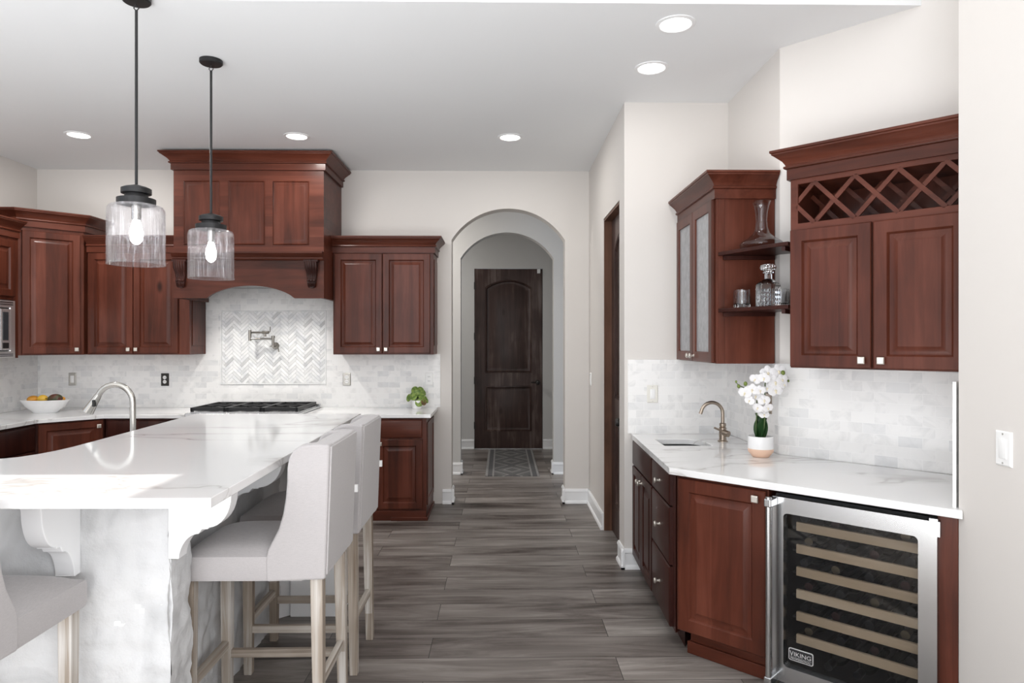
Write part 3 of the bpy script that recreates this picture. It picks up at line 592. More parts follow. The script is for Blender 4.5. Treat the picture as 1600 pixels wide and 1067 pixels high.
for z, h in ((0.70, 0.15), (0.40, 0.29), (0.10, 0.29)): drawer(t, 0.02, z, wd - 0.04, h, (wd / 2, h / 2), 'cherry_dark_shaded')
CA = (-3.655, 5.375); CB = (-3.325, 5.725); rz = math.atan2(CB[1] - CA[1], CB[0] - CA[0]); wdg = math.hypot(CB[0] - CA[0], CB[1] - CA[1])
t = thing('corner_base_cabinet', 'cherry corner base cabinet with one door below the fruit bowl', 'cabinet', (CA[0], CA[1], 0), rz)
MB().prism(to_local(CA, rz, [CA, CB, (CB[0], YB - 0.005), (XL + 0.005, YB - 0.005), (XL + 0.005, CA[1])]), 0.085, 0.868).build('cabinet_body', 'cherry_dark_shaded', t, bev=0.002)
MB().prism(to_local(CA, rz, [(CA[0] - .04, CA[1] + .04), (CB[0] - .04, CB[1] + .04), (CB[0] - .04, YB - 0.01), (XL + 0.01, YB - 0.01), (XL + 0.01, CA[1] + .04)]), 0.0, 0.085).build('plinth', 'cherry_dark_shaded', t)
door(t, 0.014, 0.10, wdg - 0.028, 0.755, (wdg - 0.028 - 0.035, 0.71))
t = thing('base_cabinet', 'shade-darkened cherry drawer base cabinet along the left wall', 'cabinet', (-3.66, 4.40, 0), R(90)); wd = 0.97
MB().box(0, 0, 0.085, wd, 0.62, 0.868).box(0, 0.03, 0, wd, 0.61, 0.085).build('cabinet_body', 'cherry_dark_shaded', t, bev=0.002)
for z, h in ((0.66, 0.19), (0.38, 0.27), (0.10, 0.27)): drawer(t, 0.02, z, wd - 0.04, h, (wd / 2, h / 2), 'cherry_dark_shaded')
tag(MB().prism([(XL + 0.012, 4.40), (-3.628, 4.40), (-3.628, 5.36), (-3.315, 5.695), (-2.628, 5.695), (-2.628, YB - 0.012), (XL + 0.012, YB - 0.012)], 0.868, ZC).build('worktop', 'quartz', bev=0.004), 'white veined quartz worktop in the left corner under the fruit bowl', 'worktop')
tag(MB().prism([(-1.668, 5.695), (-0.595, 5.695), (-0.595, YB - 0.012), (-1.668, YB - 0.012)], 0.868, ZC).build('worktop', 'quartz', bev=0.004), 'short white quartz worktop right of the cooktop under the small plant', 'worktop')

# backsplash
t = thing('tile_backsplash', 'white marble subway tile backsplash behind the cooktop', 'backsplash', (0, YB, 0))
IX0, IX1, IZ0, IZ1 = -2.590, -1.640, 1.124, 1.786
MB().prism([(XL + 0.01, ZC), (-0.572, ZC), (-0.572, 1.395), (-1.486, 1.395), (-1.486, 2.0), (-2.739, 2.0), (-2.739, 1.395), (XL + 0.01, 1.395)], -0.010, 0.0, axis='y', holes=[[(IX0, IZ0), (IX1, IZ0), (IX1, IZ1), (IX0, IZ1)]]).build('subway_tiles', 'marble_subway', t, smooth=0)
MB().prism([(IX0 - .012, IZ0 - .012), (IX1 + .012, IZ0 - .012), (IX1 + .012, IZ1 + .012), (IX0 - .012, IZ1 + .012)], -0.016, 0.0, axis='y', holes=[[(IX0, IZ0), (IX1, IZ0), (IX1, IZ1), (IX0, IZ1)]]).build('pencil_border', 'herringbone_marble_1', t, bev=0.003)
def clip(poly, x0, x1, z0, z1):
    for ax, lim, sg in ((0, x0, 1), (0, x1, -1), (1, z0, 1), (1, z1, -1)):
        out = []
        for i in range(len(poly)):
            a, b = poly[i], poly[(i + 1) % len(poly)]; da, db = (a[ax] - lim) * sg, (b[ax] - lim) * sg
            if da >= 0: out.append(a)
            if (da >= 0) != (db >= 0):
                k = da / (da - db); out.append((a[0] + (b[0] - a[0]) * k, a[1] + (b[1] - a[1]) * k))
        poly = out
        if len(poly) < 3: return None
    return poly
hb = MB().box(IX0, -0.004, IZ0, IX1, 0, IZ1, 1); W_ = 0.0258; g = 0.0012 / W_
for j in range(-12, 13):
    for i in range(-40, 41):
        for x, z, a, b, kind in ((i + 4 * j, i - 4 * j, 4, 1, 0), (i + 4 * j, i + 1 - 4 * j, 1, 4, 1)):
            q = [(x + g, z + g), (x + a - g, z + g), (x + a - g, z + b - g), (x + g, z + b - g)]
            q = [((p[0] - p[1]) * W_ * .7071 + (IX0 + IX1) / 2, (p[0] + p[1]) * W_ * .7071 + (IZ0 + IZ1) / 2) for p in q]
            q = clip(q, IX0 + .001, IX1 - .001, IZ0 + .001, IZ1 - .001)
            if q: hb.prism(q, -0.010, -0.004, axis='y', mi=rnd.choice(((0, 0, 0, 1), (1, 2, 2, 3))[i % 2] if kind == 0 else ((0, 0, 0, 1), (1, 1, 2, 2))[i % 2]))
hb.build('herringbone_panel', [f'herringbone_marble_{k}' for k in range(4)], t, smooth=0)
tag(MB().box(0, -0.010, ZC, 1.368, 0, 1.395).build('tile_backsplash', 'marble_subway', loc=(XL, 4.95, 0), rz=R(90), smooth=0), 'strip of marble subway tile along the left wall', 'backsplash')

# cooktop
t = thing('cooktop', 'stainless gas cooktop with black cast iron grates', 'cooktop', (-2.620, 5.640, 0.70)); CW = 0.945
MB().box(0, 0.0, 0.0, CW, 0.66, 0.215).build('cooktop_body', 'stainless', t, bev=0.006)
MB().box(0.02, 0.06, 0.215, CW - 0.02, 0.61, 0.222).build('burner_tray', 'stainless', t)
MB().box(0.0, 0.62, 0.215, CW, 0.66, 0.235).build('back_guard', 'stainless', t, bev=0.003)
for k in range(6): MB().lathe([(0.022, 0), (0.02, 0.03), (0.004, 0.032)], 16).build('control_knob', 'black_plastic', t, loc=(0.11 + k * 0.145, 0, 0.14), rot=(R(90), 0, 0))
for i in range(3):
    x0 = 0.025 + i * 0.300; x1 = x0 + 0.294
    gr = MB()
    for x in (x0 + .008, x1 - .008): gr.box(x - .008, 0.05, 0.232, x + .008, 0.61, 0.258)
    for y in (0.058, 0.33, 0.602): gr.box(x0 + .008, y - .008, 0.232, x1 - .008, y + .008, 0.258)
    for x in (x0 + .012, x1 - .012):
        for y in (0.06, 0.60): gr.box(x - .01, y - .01, 0.222, x + .01, y + .01, 0.236)
    for yc in (0.19, 0.465):
        xc = (x0 + x1) / 2
        for k in range(4):
            a = k * math.pi / 2 + math.pi / 4; r1 = 0.165
            gr.bar((xc + .03 * math.cos(a), yc + .03 * math.sin(a), 0.252), (xc + r1 * math.cos(a), yc + r1 * math.sin(a), 0.252), .012, .012)
    gr.build('grate', 'cast_iron', t)
    for yc in (0.19, 0.465): MB().lathe([(0.042, 0.222), (0.042, 0.23), (0.034, 0.232), (0.034, 0.240), (0.028, 0.243)], 20, ((x0 + x1) / 2, yc, 0)).build('burner', 'cast_iron', t)

# pot filler
t = thing('pot_filler', 'brushed nickel folding pot filler on the herringbone tile panel', 'faucet', (-2.095, YB - 0.011, 1.470))
MB().lathe([(0.033, 0), (0.033, 0.006), (0.028, 0.012)], 24).tube([(0, 0, 0.006), (0, 0, 0.07)], 0.013, 12).build('wall_flange', 'aged_nickel', t, rot=(R(90), 0, 0))
MB().lathe([(0.030, -0.008), (0.030, 0.0), (0.012, 0.002), (0.012, 0.075), (0.016, 0.075), (0.016, 0.092), (0.004, 0.094)], 16).build('riser', 'aged_nickel', t, loc=(0, -0.07, 0.0))
MB().tube([(0, -0.07, 0.065), (-0.195, -0.10, 0.065)], 0.0085, 12).build('lower_arm', 'aged_nickel', t)
MB().tube([(-0.20, -0.10, 0.045), (-0.20, -0.10, 0.145)], 0.013, 12).build('elbow_joint', 'aged_nickel', t)
MB().tube([(-0.20, -0.10, 0.122), (-0.03, -0.145, 0.122)], 0.0085, 12).build('upper_arm', 'aged_nickel', t)
MB().tube([(-0.075, -0.133, 0.122), (-0.015, -0.149, 0.122)], 0.014, 12).tube([(-0.05, -0.14, 0.122), (-0.05, -0.14, 0.085)], 0.011, 12).build('spout', 'aged_nickel', t)
MB().tube([(-0.015, -0.149, 0.122), (0.0, -0.152, 0.13), (0.003, -0.153, 0.175)], 0.0045, 8).build('handle', 'aged_nickel', t)
MB().tube([(0.02, -0.07, -0.004), (0.046, -0.08, -0.006), (0.058, -0.085, -0.055)], 0.0055, 8).build('handle', 'aged_nickel', t)

# outlets and switches (local x-z plate, facing -y)
def plate(name, label, cat, loc, rz, pm, im, kind):
    t = thing(name, label, cat, loc, rz)
    MB().panel(-0.036, -0.058, 0.072, 0.116, 0, ((0, 0), (0, -0.003), (0.005, -0.007))).build('cover_plate', pm, t)
    if kind == 'duplex':
        for z in (-0.02, 0.02):
            o = MB().lathe([(0.0165, 0), (0.0165, 0.003)], 20, sy=1.0).build('receptacle', im, t, loc=(0, -0.006, z), rot=(R(90), 0, 0))
            MB().box(-0.008, -0.006, 0.0033, -0.005, 0.006, 0.0036).box(0.005, -0.005, 0.0033, 0.008, 0.005, 0.0036).build('slot', 'black_plastic', o)
    else:
        MB().panel(-0.0165, -0.033, 0.033, 0.066, -0.006, ((0, 0), (0, -0.003), (0.002, -0.004))).build('rocker', im, t)
        for z in (-0.048, 0.048): MB().lathe([(0.003, 0), (0.003, 0.0015)], 8).build('screw', 'satin_plate', t, loc=(0, -0.0065, z), rot=(R(90), 0, 0))
plate('light_switch', 'nickel plate with white rocker above the fruit bowl', 'switch', (-3.958, YB - 0.011, 1.163), 0, 'satin_plate', 'white_plastic', 'rocker')
plate('outlet', 'dark bronze outlet plate with white sockets left of the cooktop', 'outlet', (-3.112, YB - 0.011, 1.158), 0, 'dark_bronze', 'white_plastic', 'duplex')
plate('outlet', 'grey steel outlet plate right of the cooktop under the wall cabinet', 'outlet', (-1.438, YB - 0.011, 1.160), 0, 'satin_plate', 'white_plastic', 'duplex')
plate('outlet', 'white outlet plate above the small potted plant', 'outlet', (-0.676, YB - 0.011, 1.163), 0, 'white_plastic', 'white_plastic', 'duplex')
plate('light_switch', 'nickel plate on the left wall tile, cut by the photo edge', 'switch', (XL + 0.011, 5.79, 1.16), R(90), 'satin_plate', 'white_plastic', 'rocker')
plate('light_switch', 'white rocker switch on the wall beside the arch', 'switch', (XA, 6.19, 1.165), R(-90), 'white_plastic', 'white_plastic', 'rocker')
plate('light_switch', 'ivory rocker switch on the tile left of the bar faucet', 'switch', (1.000, YBAR - 0.011, 1.162), 0, 'ivory_plastic', 'white_plastic', 'rocker')
plate('outlet', 'brown nickel outlet plate behind the orchid', 'outlet', (XC - 0.011, 3.775, 1.165), R(-90), 'bronze_nickel', 'white_plastic', 'duplex')
plate('light_switch', 'white rocker switch on the near right wall', 'switch', (XE, 2.225, 1.155), R(-90), 'white_plastic', 'white_plastic', 'rocker')

# fruit bowl
bx, by = -3.93, 5.90
t = thing('fruit_bowl', 'white oval ceramic bowl of mangoes on the corner worktop', 'bowl', (bx, by, ZC))
MB().lathe([(0.095, 0.0), (0.10, 0.004), (0.165, 0.055), (0.200, 0.108), (0.194, 0.110), (0.158, 0.060), (0.09, 0.012)], 40, sy=0.62).build('bowl_body', 'ceramic_white', t)
def fruit(label, mat, dx, dy, dz, r, sc, rz, stem=True, cat='mango'):
    o = thing('mango', label, cat, (bx + dx, by + dy, ZC + dz), rz)
    m = MB().ball((0, 0, 0), r, 20, 12, sc); m.v = [(x + 0.10 * z, y, z) for x, y, z in m.v]; m.build('flesh', mat, o)
    MB().tube([(r * sc[0] * 0.9, 0, 0.0), (r * sc[0] * 1.05, 0, 0.008)], 0.004, 6).build('stem', 'jamb_wood', o)
fruit('yellow mango at the left end of the bowl', 'mango_orange', -0.105, 0.0, 0.112, 0.036, (1.25, 0.95, 0.9), 0.4)
fruit('round yellow mango second from left in the bowl', 'mango_yellow', -0.015, -0.012, 0.116, 0.040, (1.1, 1.0, 0.9), -0.4)
fruit('green and red mango at the right side of the bowl', 'avocado_mango', 0.088, -0.005, 0.117, 0.046, (1.25, 0.95, 0.92), 0.2)
fruit('orange mango at the far right of the bowl, almost hidden', 'mango_orange', 0.112, 0.050, 0.108, 0.026, (1.0, 0.9, 0.9), 1.2)
tag(MB().ball((0, 0, 0), 0.030, 20, 12, (1.1, 1, 0.9)).build('mango', 'mango_yellow', loc=(0.035 + bx, by + 0.068, ZC + 0.095)), 'yellow mango hidden low at the back of the bowl', 'mango')
# small potted plant
t = thing('potted_plant', 'small round-leaved plant in a white pot on the short worktop', 'plant', (-0.770, 6.19, ZC))
MB().lathe([(0.042, 0), (0.045, 0.003), (0.052, 0.075), (0.047, 0.076), (0.044, 0.066)], 28).build('pot', 'ceramic_white', t)
leaves = [(-0.07, -0.02, 0.098, 0.036, 0), (-0.028, -0.04, 0.112, 0.036, 0), (0.022, -0.045, 0.055, 0.036, 0), (-0.022, 0.0, 0.168, 0.035, 0), (0.028, 0.01, 0.165, 0.034, 0), (0.042, -0.03, 0.112, 0.030, 0),
          (0.068, -0.02, 0.088, 0.030, 0), (0.062, -0.035, 0.058, 0.028, 1), (-0.052, 0.03, 0.128, 0.032, 0), (0.0, -0.03, 0.14, 0.032, 0), (0.055, 0.03, 0.142, 0.03, 0), (0.0, 0.03, 0.11, 0.034, 0), (0.085, 0.0, 0.07, 0.024, 0)]
for x, y, z, r, k in leaves:
    base = Vector((x * 0.15, y * 0.15, 0.066)); tip = Vector((x, y, z))
    lf = MB().lathe([(r * a, b * r) for a, b in ((0.02, -0.10), (0.5, -0.05), (0.85, 0.02), (1.0, 0.10), (0.85, 0.09), (0.5, 0.03), (0.02, -0.02))], 18)
    d = Vector((x * 1.2, y - 0.06, 0.03)).normalized(); o = lf.build('leaf', 'peperomia_red' if k else 'peperomia_leaf', t, loc=tip, rot=d.to_track_quat('Z', 'Y').to_euler())
    MB().tube([base, (base + tip) / 2 + Vector((0, 0, 0.012)), tip], 0.0025, 6).build('stem', 'stem_green', t)

# ---------------------------------------------------------------- island
ZI = 1.07; ZU = 1.04
fil = [(-1.795, 2.86), (-1.800, 2.76), (-1.815, 2.68), (-1.845, 2.61), (-1.90, 2.565), (-1.98, 2.54), (-2.10, 2.525), (-2.40, 2.51), (-2.95, 2.51)]
top_poly = [(-2.95, 1.92), (-0.818, 1.92), (-0.862, 4.155), (-1.862, 4.155)] + fil
isl = thing('kitchen_island', 'white stone kitchen island with a raised quartz bar top', 'island', (-1.5, 3.0, 0))
O = (-1.5, 3.0)
def il(pts): return [(x - O[0], y - O[1]) for x, y in pts]
MB().prism(il(top_poly), ZU, ZI).build('bar_top', 'quartz', isl, bev=0.003)
def stone_face(p0, p1, z0, z1, nrm, amp=0.022, res=0.03):
    ln = math.hypot(p1[0] - p0[0], p1[1] - p0[1]); nu = max(2, int(ln / res)); nv = max(2, int((z1 - z0) / res)); vs, fs = [], []
    for j in range(nv + 1):
        for i in range(nu + 1):
            u = i / nu; x = p0[0] + (p1[0] - p0[0]) * u; y = p0[1] + (p1[1] - p0[1]) * u; z = z0 + (z1 - z0) * j / nv
            q = Vector((x * 3.1, y * 3.1, z * 3.6)); cell = noise.voronoi(q * 1.15)[0]
            h = 0.55 * (cell[1] - cell[0]) + 0.5 * noise.noise(q * 1.7) + 0.35 * noise.noise(q * 5.1) + 0.18 * noise.noise(q * 12)
            h = max(-0.2, min(1.0, h + 0.2)) * amp
            vs.append((x + nrm[0] * h - O[0], y + nrm[1] * h - O[1], z))
    for j in range(nv):
        for i in range(nu):
            a = j * (nu + 1) + i; fs.append((a, a + 1, a + nu + 2, a + nu + 1))
    return vs, fs
core = MB().prism(il([(-2.80, 2.32), (-1.14, 2.32), (-1.14, 2.45), (-1.235, 2.46), (-1.235, 3.70), (-1.17, 3.76), (-0.885, 3.76), (-0.885, 4.02), (-1.75, 4.02), (-1.75, 2.52), (-2.80, 2.45)]), 0, ZU)
core.build('base_core', 'white_trim', isl)
for p0, p1, nr in (((-2.80, 2.315), (-1.115, 2.315), (0, -1)), ((-1.125, 2.30), (-1.125, 2.46), (1, 0)), ((-1.222, 2.44), (-1.222, 3.76), (1, 0))):
    vs, fs = stone_face(p0, p1, 0, ZU - 0.002, nr, 0.026, 0.014); MB().add(vs, fs).build('stone_facing', 'whitewashed_stone', isl, smooth=70)
MB().box(-1.16 - O[0], 3.735 - O[1], 0, -0.87 - O[0], 3.76 - O[1], ZU).build('end_panel', 'white_trim', isl, bev=0.004)
def corbel_prism(dep, h):  # ogee side profile: (out, z)
    p = [(0, 0), (0, -h), (dep * 0.16, -h)]
    for i in range(9): a = i / 8; p.append((dep * (0.16 + 0.06 * a) + dep * 0.25 * (1 - math.cos(a * math.pi / 2)), -h + h * 0.32 * math.sin(a * math.pi / 2)))
    p += [(dep * 0.52, -h * 0.62), (dep * 0.62, -h * 0.62)]
    for i in range(9): a = i / 8; p.append((dep * (0.62 + 0.36 * math.sin(a * math.pi / 2)), -h * 0.60 + h * 0.42 * (1 - math.cos(a * math.pi / 2))))
    p += [(dep, -h * 0.14), (dep, 0)]
    return p
def corbel(dep, h, wd, loc, rz):
    MB().prism(corbel_prism(dep, h), -wd / 2, wd / 2, axis='y').build('corbel', 'white_trim', isl, loc=(loc[0] - O[0], loc[1] - O[1], ZU), rz=rz, bev=0.003)
corbel(0.20, 0.31, 0.065, (-1.452, 2.31), R(-90))
corbel(0.20, 0.31, 0.065, (-2.55, 2.31), R(-90))
corbel(0.215, 0.26, 0.06, (-1.12, 2.325), R(0))
corbel(0.28, 0.27, 0.06, (-1.225, 2.98), R(0))
# lower sink counter behind the raised bar
MB().prism(il([(-2.42, 2.60), (-1.76, 2.60), (-1.76, 4.10), (-2.42, 4.10)]), 0.87, 0.90).build('sink_counter', 'quartz', isl, bev=0.003)
MB().box(-2.38 - O[0], 2.62 - O[1], 0, -1.76 - O[0], 4.06 - O[1], 0.868).build('sink_cabinet', 'cherry', isl, bev=0.003)
t = thing('kitchen_faucet', 'brushed nickel gooseneck pull-down faucet behind the island bar', 'faucet', (-1.925, 3.57, 0.90))
arc = [(0, 0, 0.0), (0, 0, 0.10), (0, 0, 0.29)] + [(-0.093 + 0.093 * math.cos(a), 0, 0.292 + 0.093 * math.sin(a)) for a in [math.pi * k / 14 for k in range(1, 13)]]
MB().tube(arc, 0.0145, 16).build('gooseneck', 'brushed_nickel', t)
e0 = Vector(arc[-1]); dr = (Vector(arc[-1]) - Vector(arc[-2])).normalized()
MB().tube([e0, e0 + dr * 0.02, e0 + dr * 0.06, e0 + dr * 0.105], [0.015, 0.018, 0.022, 0.027], 16).build('spray_head', 'brushed_nickel', t)
MB().box(-0.006, -0.012, -0.018, 0.006, 0.012, 0.018).build('spray_button', 'black_plastic', t, loc=e0 + dr * 0.05 + Vector((0.014, -0.018, 0)), bev=0.004)
MB().lathe([(0.028, 0), (0.028, 0.01), (0.022, 0.02), (0.022, 0.09), (0.015, 0.1)], 20).build('faucet_base', 'brushed_nickel', t)

# bar stools (local: faces +y, backrest at -y)
def bar_stool(label, loc, rz):
    t = thing('bar_stool', label, 'bar stool', loc, rz, 'linen bar stools round the island')
    hw = 0.215
    # seat cushion: domed pillow
    nx, ny = 14, 16; vs, fs = [], []
    y0, y1 = -0.19, 0.255
    for j in range(ny + 1):
        for i in range(nx + 1):
            u, v = i / nx, j / ny
            x = -hw + 2 * hw * u; y = y0 + (y1 - y0) * v
            e = (1 - abs(2 * u - 1) ** 3.5) * (1 - abs(2 * v - 1) ** 4)
            vs.append((x, y, 0.728 + 0.046 * max(e, 0) ** 0.75))
    for j in range(ny):
        for i in range(nx): a = j * (nx + 1) + i; fs.append((a, a + 1, a + nx + 2, a + nx + 1))
    s = MB().add(vs, fs)
    rim = [i for i in range(nx + 1)] + [(j + 1) * (nx + 1) + nx for j in range(ny)] + [ny * (nx + 1) + nx - 1 - i for i in range(nx)] + [(ny - 1 - j) * (nx + 1) for j in range(ny - 1)]
    top = [vs[i] for i in rim]
    out = [[(x * (1 + 0.012 * k), y + (0.004 * k if y > 0.2 else 0), z) for x, y, z in [(a, b, zz) for a, b, _ in top]] for k, zz in ((1, 0.712), (1, 0.655))]
    s.rings([top] + out + [[(x * 0.985, y, 0.640) for x, y, _ in top]], False, True)
    m = s.build('seat', 'linen', t, smooth=50)
    # back: rear panel with wings that sweep down to the seat
    prof = [(-0.275, 0.645), (-0.06, 0.638), (-0.058, 0.715), (-0.066, 0.755), (-0.085, 0.79), (-0.105, 0.83), (-0.120, 0.88), (-0.130, 0.94), (-0.135, 1.00), (-0.136, 1.05), (-0.142, 1.085), (-0.158, 1.115), (-0.185, 1.132), (-0.235, 1.138), (-0.292, 1.135)]
    for s0, nm in ((-1, 'wing'), (1, 'wing')):
        w_ = MB().prism(prof, s0 * (hw + 0.006), s0 * (hw - 0.055), axis='x'); w_.build(nm, 'linen', t, bev=0.010)
    MB().prism([(-0.277, 0.655), (-0.19, 0.655), (-0.205, 0.9), (-0.215, 1.133), (-0.294, 1.135)], -hw + 0.05, hw - 0.05, axis='x').build('backrest', 'linen', t, bev=0.008)
    MB().prism([(-0.281, 0.66), (-0.272, 0.66), (-0.288, 1.128), (-0.298, 1.128)], -hw + 0.004, hw - 0.004, axis='x').build('back_panel', 'linen', t, bev=0.006)
    MB().box(hw - 0.012, -0.302, 0.87, hw + 0.004, -0.288, 0.90).build('maker_tag', 'tag_white', t)
    lx = 0.172
    legs = {}
    for sx in (-1, 1):
        MB().bar((sx * lx, 0.235, 0.66), (sx * lx, 0.235, 0.0), 0.046, 0.046, 0.036, 0.036).build('leg', 'whitewash', t, bev=0.003)
        MB().bar((sx * lx, -0.235, 0.66), (sx * (lx + 0.012), -0.245, 0.0), 0.046, 0.046, 0.036, 0.036).build('leg', 'whitewash', t, bev=0.003)
        MB().bar((sx * (lx + 0.004), -0.225, 0.205), (sx * lx, 0.222, 0.205), 0.022, 0.034).build('stretcher', 'whitewash_side', t, bev=0.002)
    MB().bar((-lx, 0.235, 0.245), (lx, 0.235, 0.245), 0.026, 0.036).build('stretcher', 'whitewash_rail', t, bev=0.002)
    MB().bar((-lx - .005, -0.24, 0.245), (lx + .005, -0.24, 0.245), 0.022, 0.034).build('stretcher', 'whitewash_rail', t, bev=0.002)
    return t
bar_stool('pale linen bar stool at the right side of the island, nearest to the photographer', (-0.915, 2.69, 0), R(90))
bar_stool('pale linen bar stool at the right side of the island, farther one behind', (-0.915, 3.275, 0), R(90))
bar_stool('pale linen bar stool cut off at the lower left before the front of the island', (-1.582, 1.995, 0), 0)

# ---------------------------------------------------------------- pendants
def pendant(label, x, y):
    t = thing('pendant_light', label, 'pendant light', (x, y, 1.865), 0, 'seeded glass pendants over the island')
    H = CEIL - 1.865
    MB().lathe([(0.062, H - 0.001), (0.062, H - 0.018), (0.056, H - 0.024), (0.01, H - 0.026)], 32).build('canopy', 'black_metal', t)
    MB().tube([(0, 0, 0.37), (0, 0, H - 0.06)], 0.0065, 10).build('rod', 'black_metal', t)
    MB().tube([(0.0, 0.0, H - 0.065), (0.012, 0, H - 0.05), (0.0, 0.0, H - 0.03), (-0.012, 0, H - 0.05), (0, 0, H - 0.065)], 0.0028, 6).build('hang_loop', 'black_metal', t)
    MB().lathe([(0.058, 0.275), (0.082, 0.277), (0.082, 0.303), (0.052, 0.306), (0.048, 0.325), (0.064, 0.327), (0.064, 0.350), (0.05, 0.357), (0.012, 0.368)], 32).build('fitter', 'black_metal', t)
    MB().lathe([(0.021, 0.276), (0.021, 0.215), (0.018, 0.205)], 16).build('socket', 'brushed_nickel', t)
    MB().lathe([(0.014, 0.207), (0.017, 0.195), (0.026, 0.165), (0.029, 0.14), (0.025, 0.112), (0.013, 0.097), (0.002, 0.092)], 18).build('bulb', 'bulb_glow', t)
    R0 = 0.122
    MB().lathe([(0.060, 0.274), (0.098, 0.274), (0.112, 0.268), (0.120, 0.255), (R0, 0.235), (R0, 0.0)], 48, cap0=False, cap1=False).build('glass_shade', 'pendant_glass', t, smooth=60).modifiers.new('wall', 'SOLIDIFY').thickness = 0.003
    MB().tube([(R0 * math.cos(2 * math.pi * k / 48), R0 * math.sin(2 * math.pi * k / 48), 0.0) for k in range(49)], 0.0022, 6).build('shade_rim', 'carafe_glass', t)
    lamp('pendant_bulb_light', 'POINT', (0, 0, 0.15), (0, 0, 0), 13, (1, 0.97, 0.95), t, shadow_soft_size=0.03)
pendant('clear seeded glass drum pendant, nearer and larger one at left', -1.688, 3.16)
pendant('clear seeded glass drum pendant, farther one before the range hood', -1.643, 3.86)

# ---------------------------------------------------------------- recessed lights
for (x, y), lab in zip([(-3.255, 5.27), (-1.588, 5.28), (0.065, 5.28), (0.87, 3.93), (0.87, 3.385)],
                       ['leftmost recessed ceiling light, left of the pendants', 'recessed ceiling light just before the range hood', 'recessed ceiling light before the archway', 'farther recessed ceiling light over the bar side', 'nearest recessed ceiling light at top right']):
    t = thing('recessed_light', lab, 'ceiling light', (x, y, CEIL), 0, 'recessed ceiling lights')
    MB().lathe([(0.098, 0.0), (0.098, -0.004), (0.080, -0.007), (0.074, -0.002)], 40, cap0=False, cap1=False).build('trim_ring', 'white_trim', t)
    MB().lathe([(0.076, -0.0005), (0.076, -0.0035)], 40).build('lens', 'lamp_disc', t)
    lamp('recessed_lamp', 'AREA', (0, 0, -0.012), (0, 0, 0), (15 if x < -3 else 7) if y > 5 else 1.5, (1, 0.97, 0.93), t, shape='DISK', size=0.14)

# ---------------------------------------------------------------- wet bar
C45 = R(-45)
def kpt(k, x): return (x, k - x)
# sink run: front line from (0.888,4.495) to (0.848,3.272)
S0, S1 = (0.886, 4.494), (0.846, 3.290); srz = math.atan2(S1[1] - S0[1], S1[0] - S0[0]); sw = math.hypot(S1[0] - S0[0], S1[1] - S0[1])
t = thing('bar_sink_cabinet', 'shade-darkened cherry wet bar cabinet with doors and three drawers under the small sink', 'cabinet', (*S0, 0), srz)
MB().prism(to_local(S0, srz, [S0, S1, (1.0, 3.45), (XC - 0.01, 3.98), (XC - 0.01, YBAR - 0.005), (0.93, YBAR - 0.005)]), 0.09, 0.66).prism(to_local(S0, srz, [S0, S1, (0.90, 3.345), (0.905, YBAR - 0.005)]), 0.66, 0.868).build('cabinet_body', 'cherry_dark_shaded', t, bev=0.002)
MB().prism(to_local(S0, srz, [(S0[0] + .06, S0[1]), (S1[0] + .06, S1[1] + .05), (1.0, 3.5), (1.45, 4.0), (1.45, YBAR - 0.01)]), 0.0, 0.09).build('toe_kick', 'cherry_dark_shaded', t)
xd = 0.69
drawer(t, 0.012, 0.70, xd - 0.018, 0.155, None, 'cherry_dark_shaded')
door(t, 0.012, 0.10, 0.332, 0.59, (0.332 - 0.03, 0.545), 0.055, 'cherry_dark_shaded', True); door(t, 0.349, 0.10, 0.332, 0.59, (0.03, 0.545), 0.055, 'cherry_dark_shaded', True)
for z, h in ((0.70, 0.155), (0.405, 0.285), (0.10, 0.295)): drawer(t, xd + 0.006, z, 0.455, h, (0.227, h / 2), 'cherry_dark_shaded', True)
# base door cabinet on the diagonal
K0 = 4.13; ca = kpt(K0, 0.850); r2 = math.sqrt(2)
t = thing('bar_base_cabinet', 'red cherry single-door base cabinet left of the wine cooler', 'cabinet', (*ca, 0), C45); bw = (1.172 - 0.850) * r2
MB().prism([(0, 0), (bw, 0), (bw, 0.56), (0.30, 0.56), (0.10, 0.20)], 0.115, 0.868).build('cabinet_body', 'cherry', t, bev=0.002)
MB().prism([(0.045, 0.05), (bw, 0.05), (bw, 0.50), (0.30, 0.50), (0.12, 0.2)], 0.0, 0.115).prism([(0.035, 0.035), (bw, 0.035), (bw, 0.05), (0.045, 0.05)], 0, 0.06).build('toe_kick', 'cherry_rail', t, bev=0.003)
door(t, 0.014, 0.125, bw - 0.022, 0.728, (bw - 0.022 - 0.040, 0.692), 0.066)
# filler panel right of the cooler
cf = kpt(K0, 1.626)
tag(MB().box(0, -0.012, 0.0, 0.066, 0.50, 0.868).build('filler_panel', 'cherry', loc=(*cf, 0), rz=C45, bev=0.003), 'narrow red cherry end panel right of the wine cooler', 'panel')
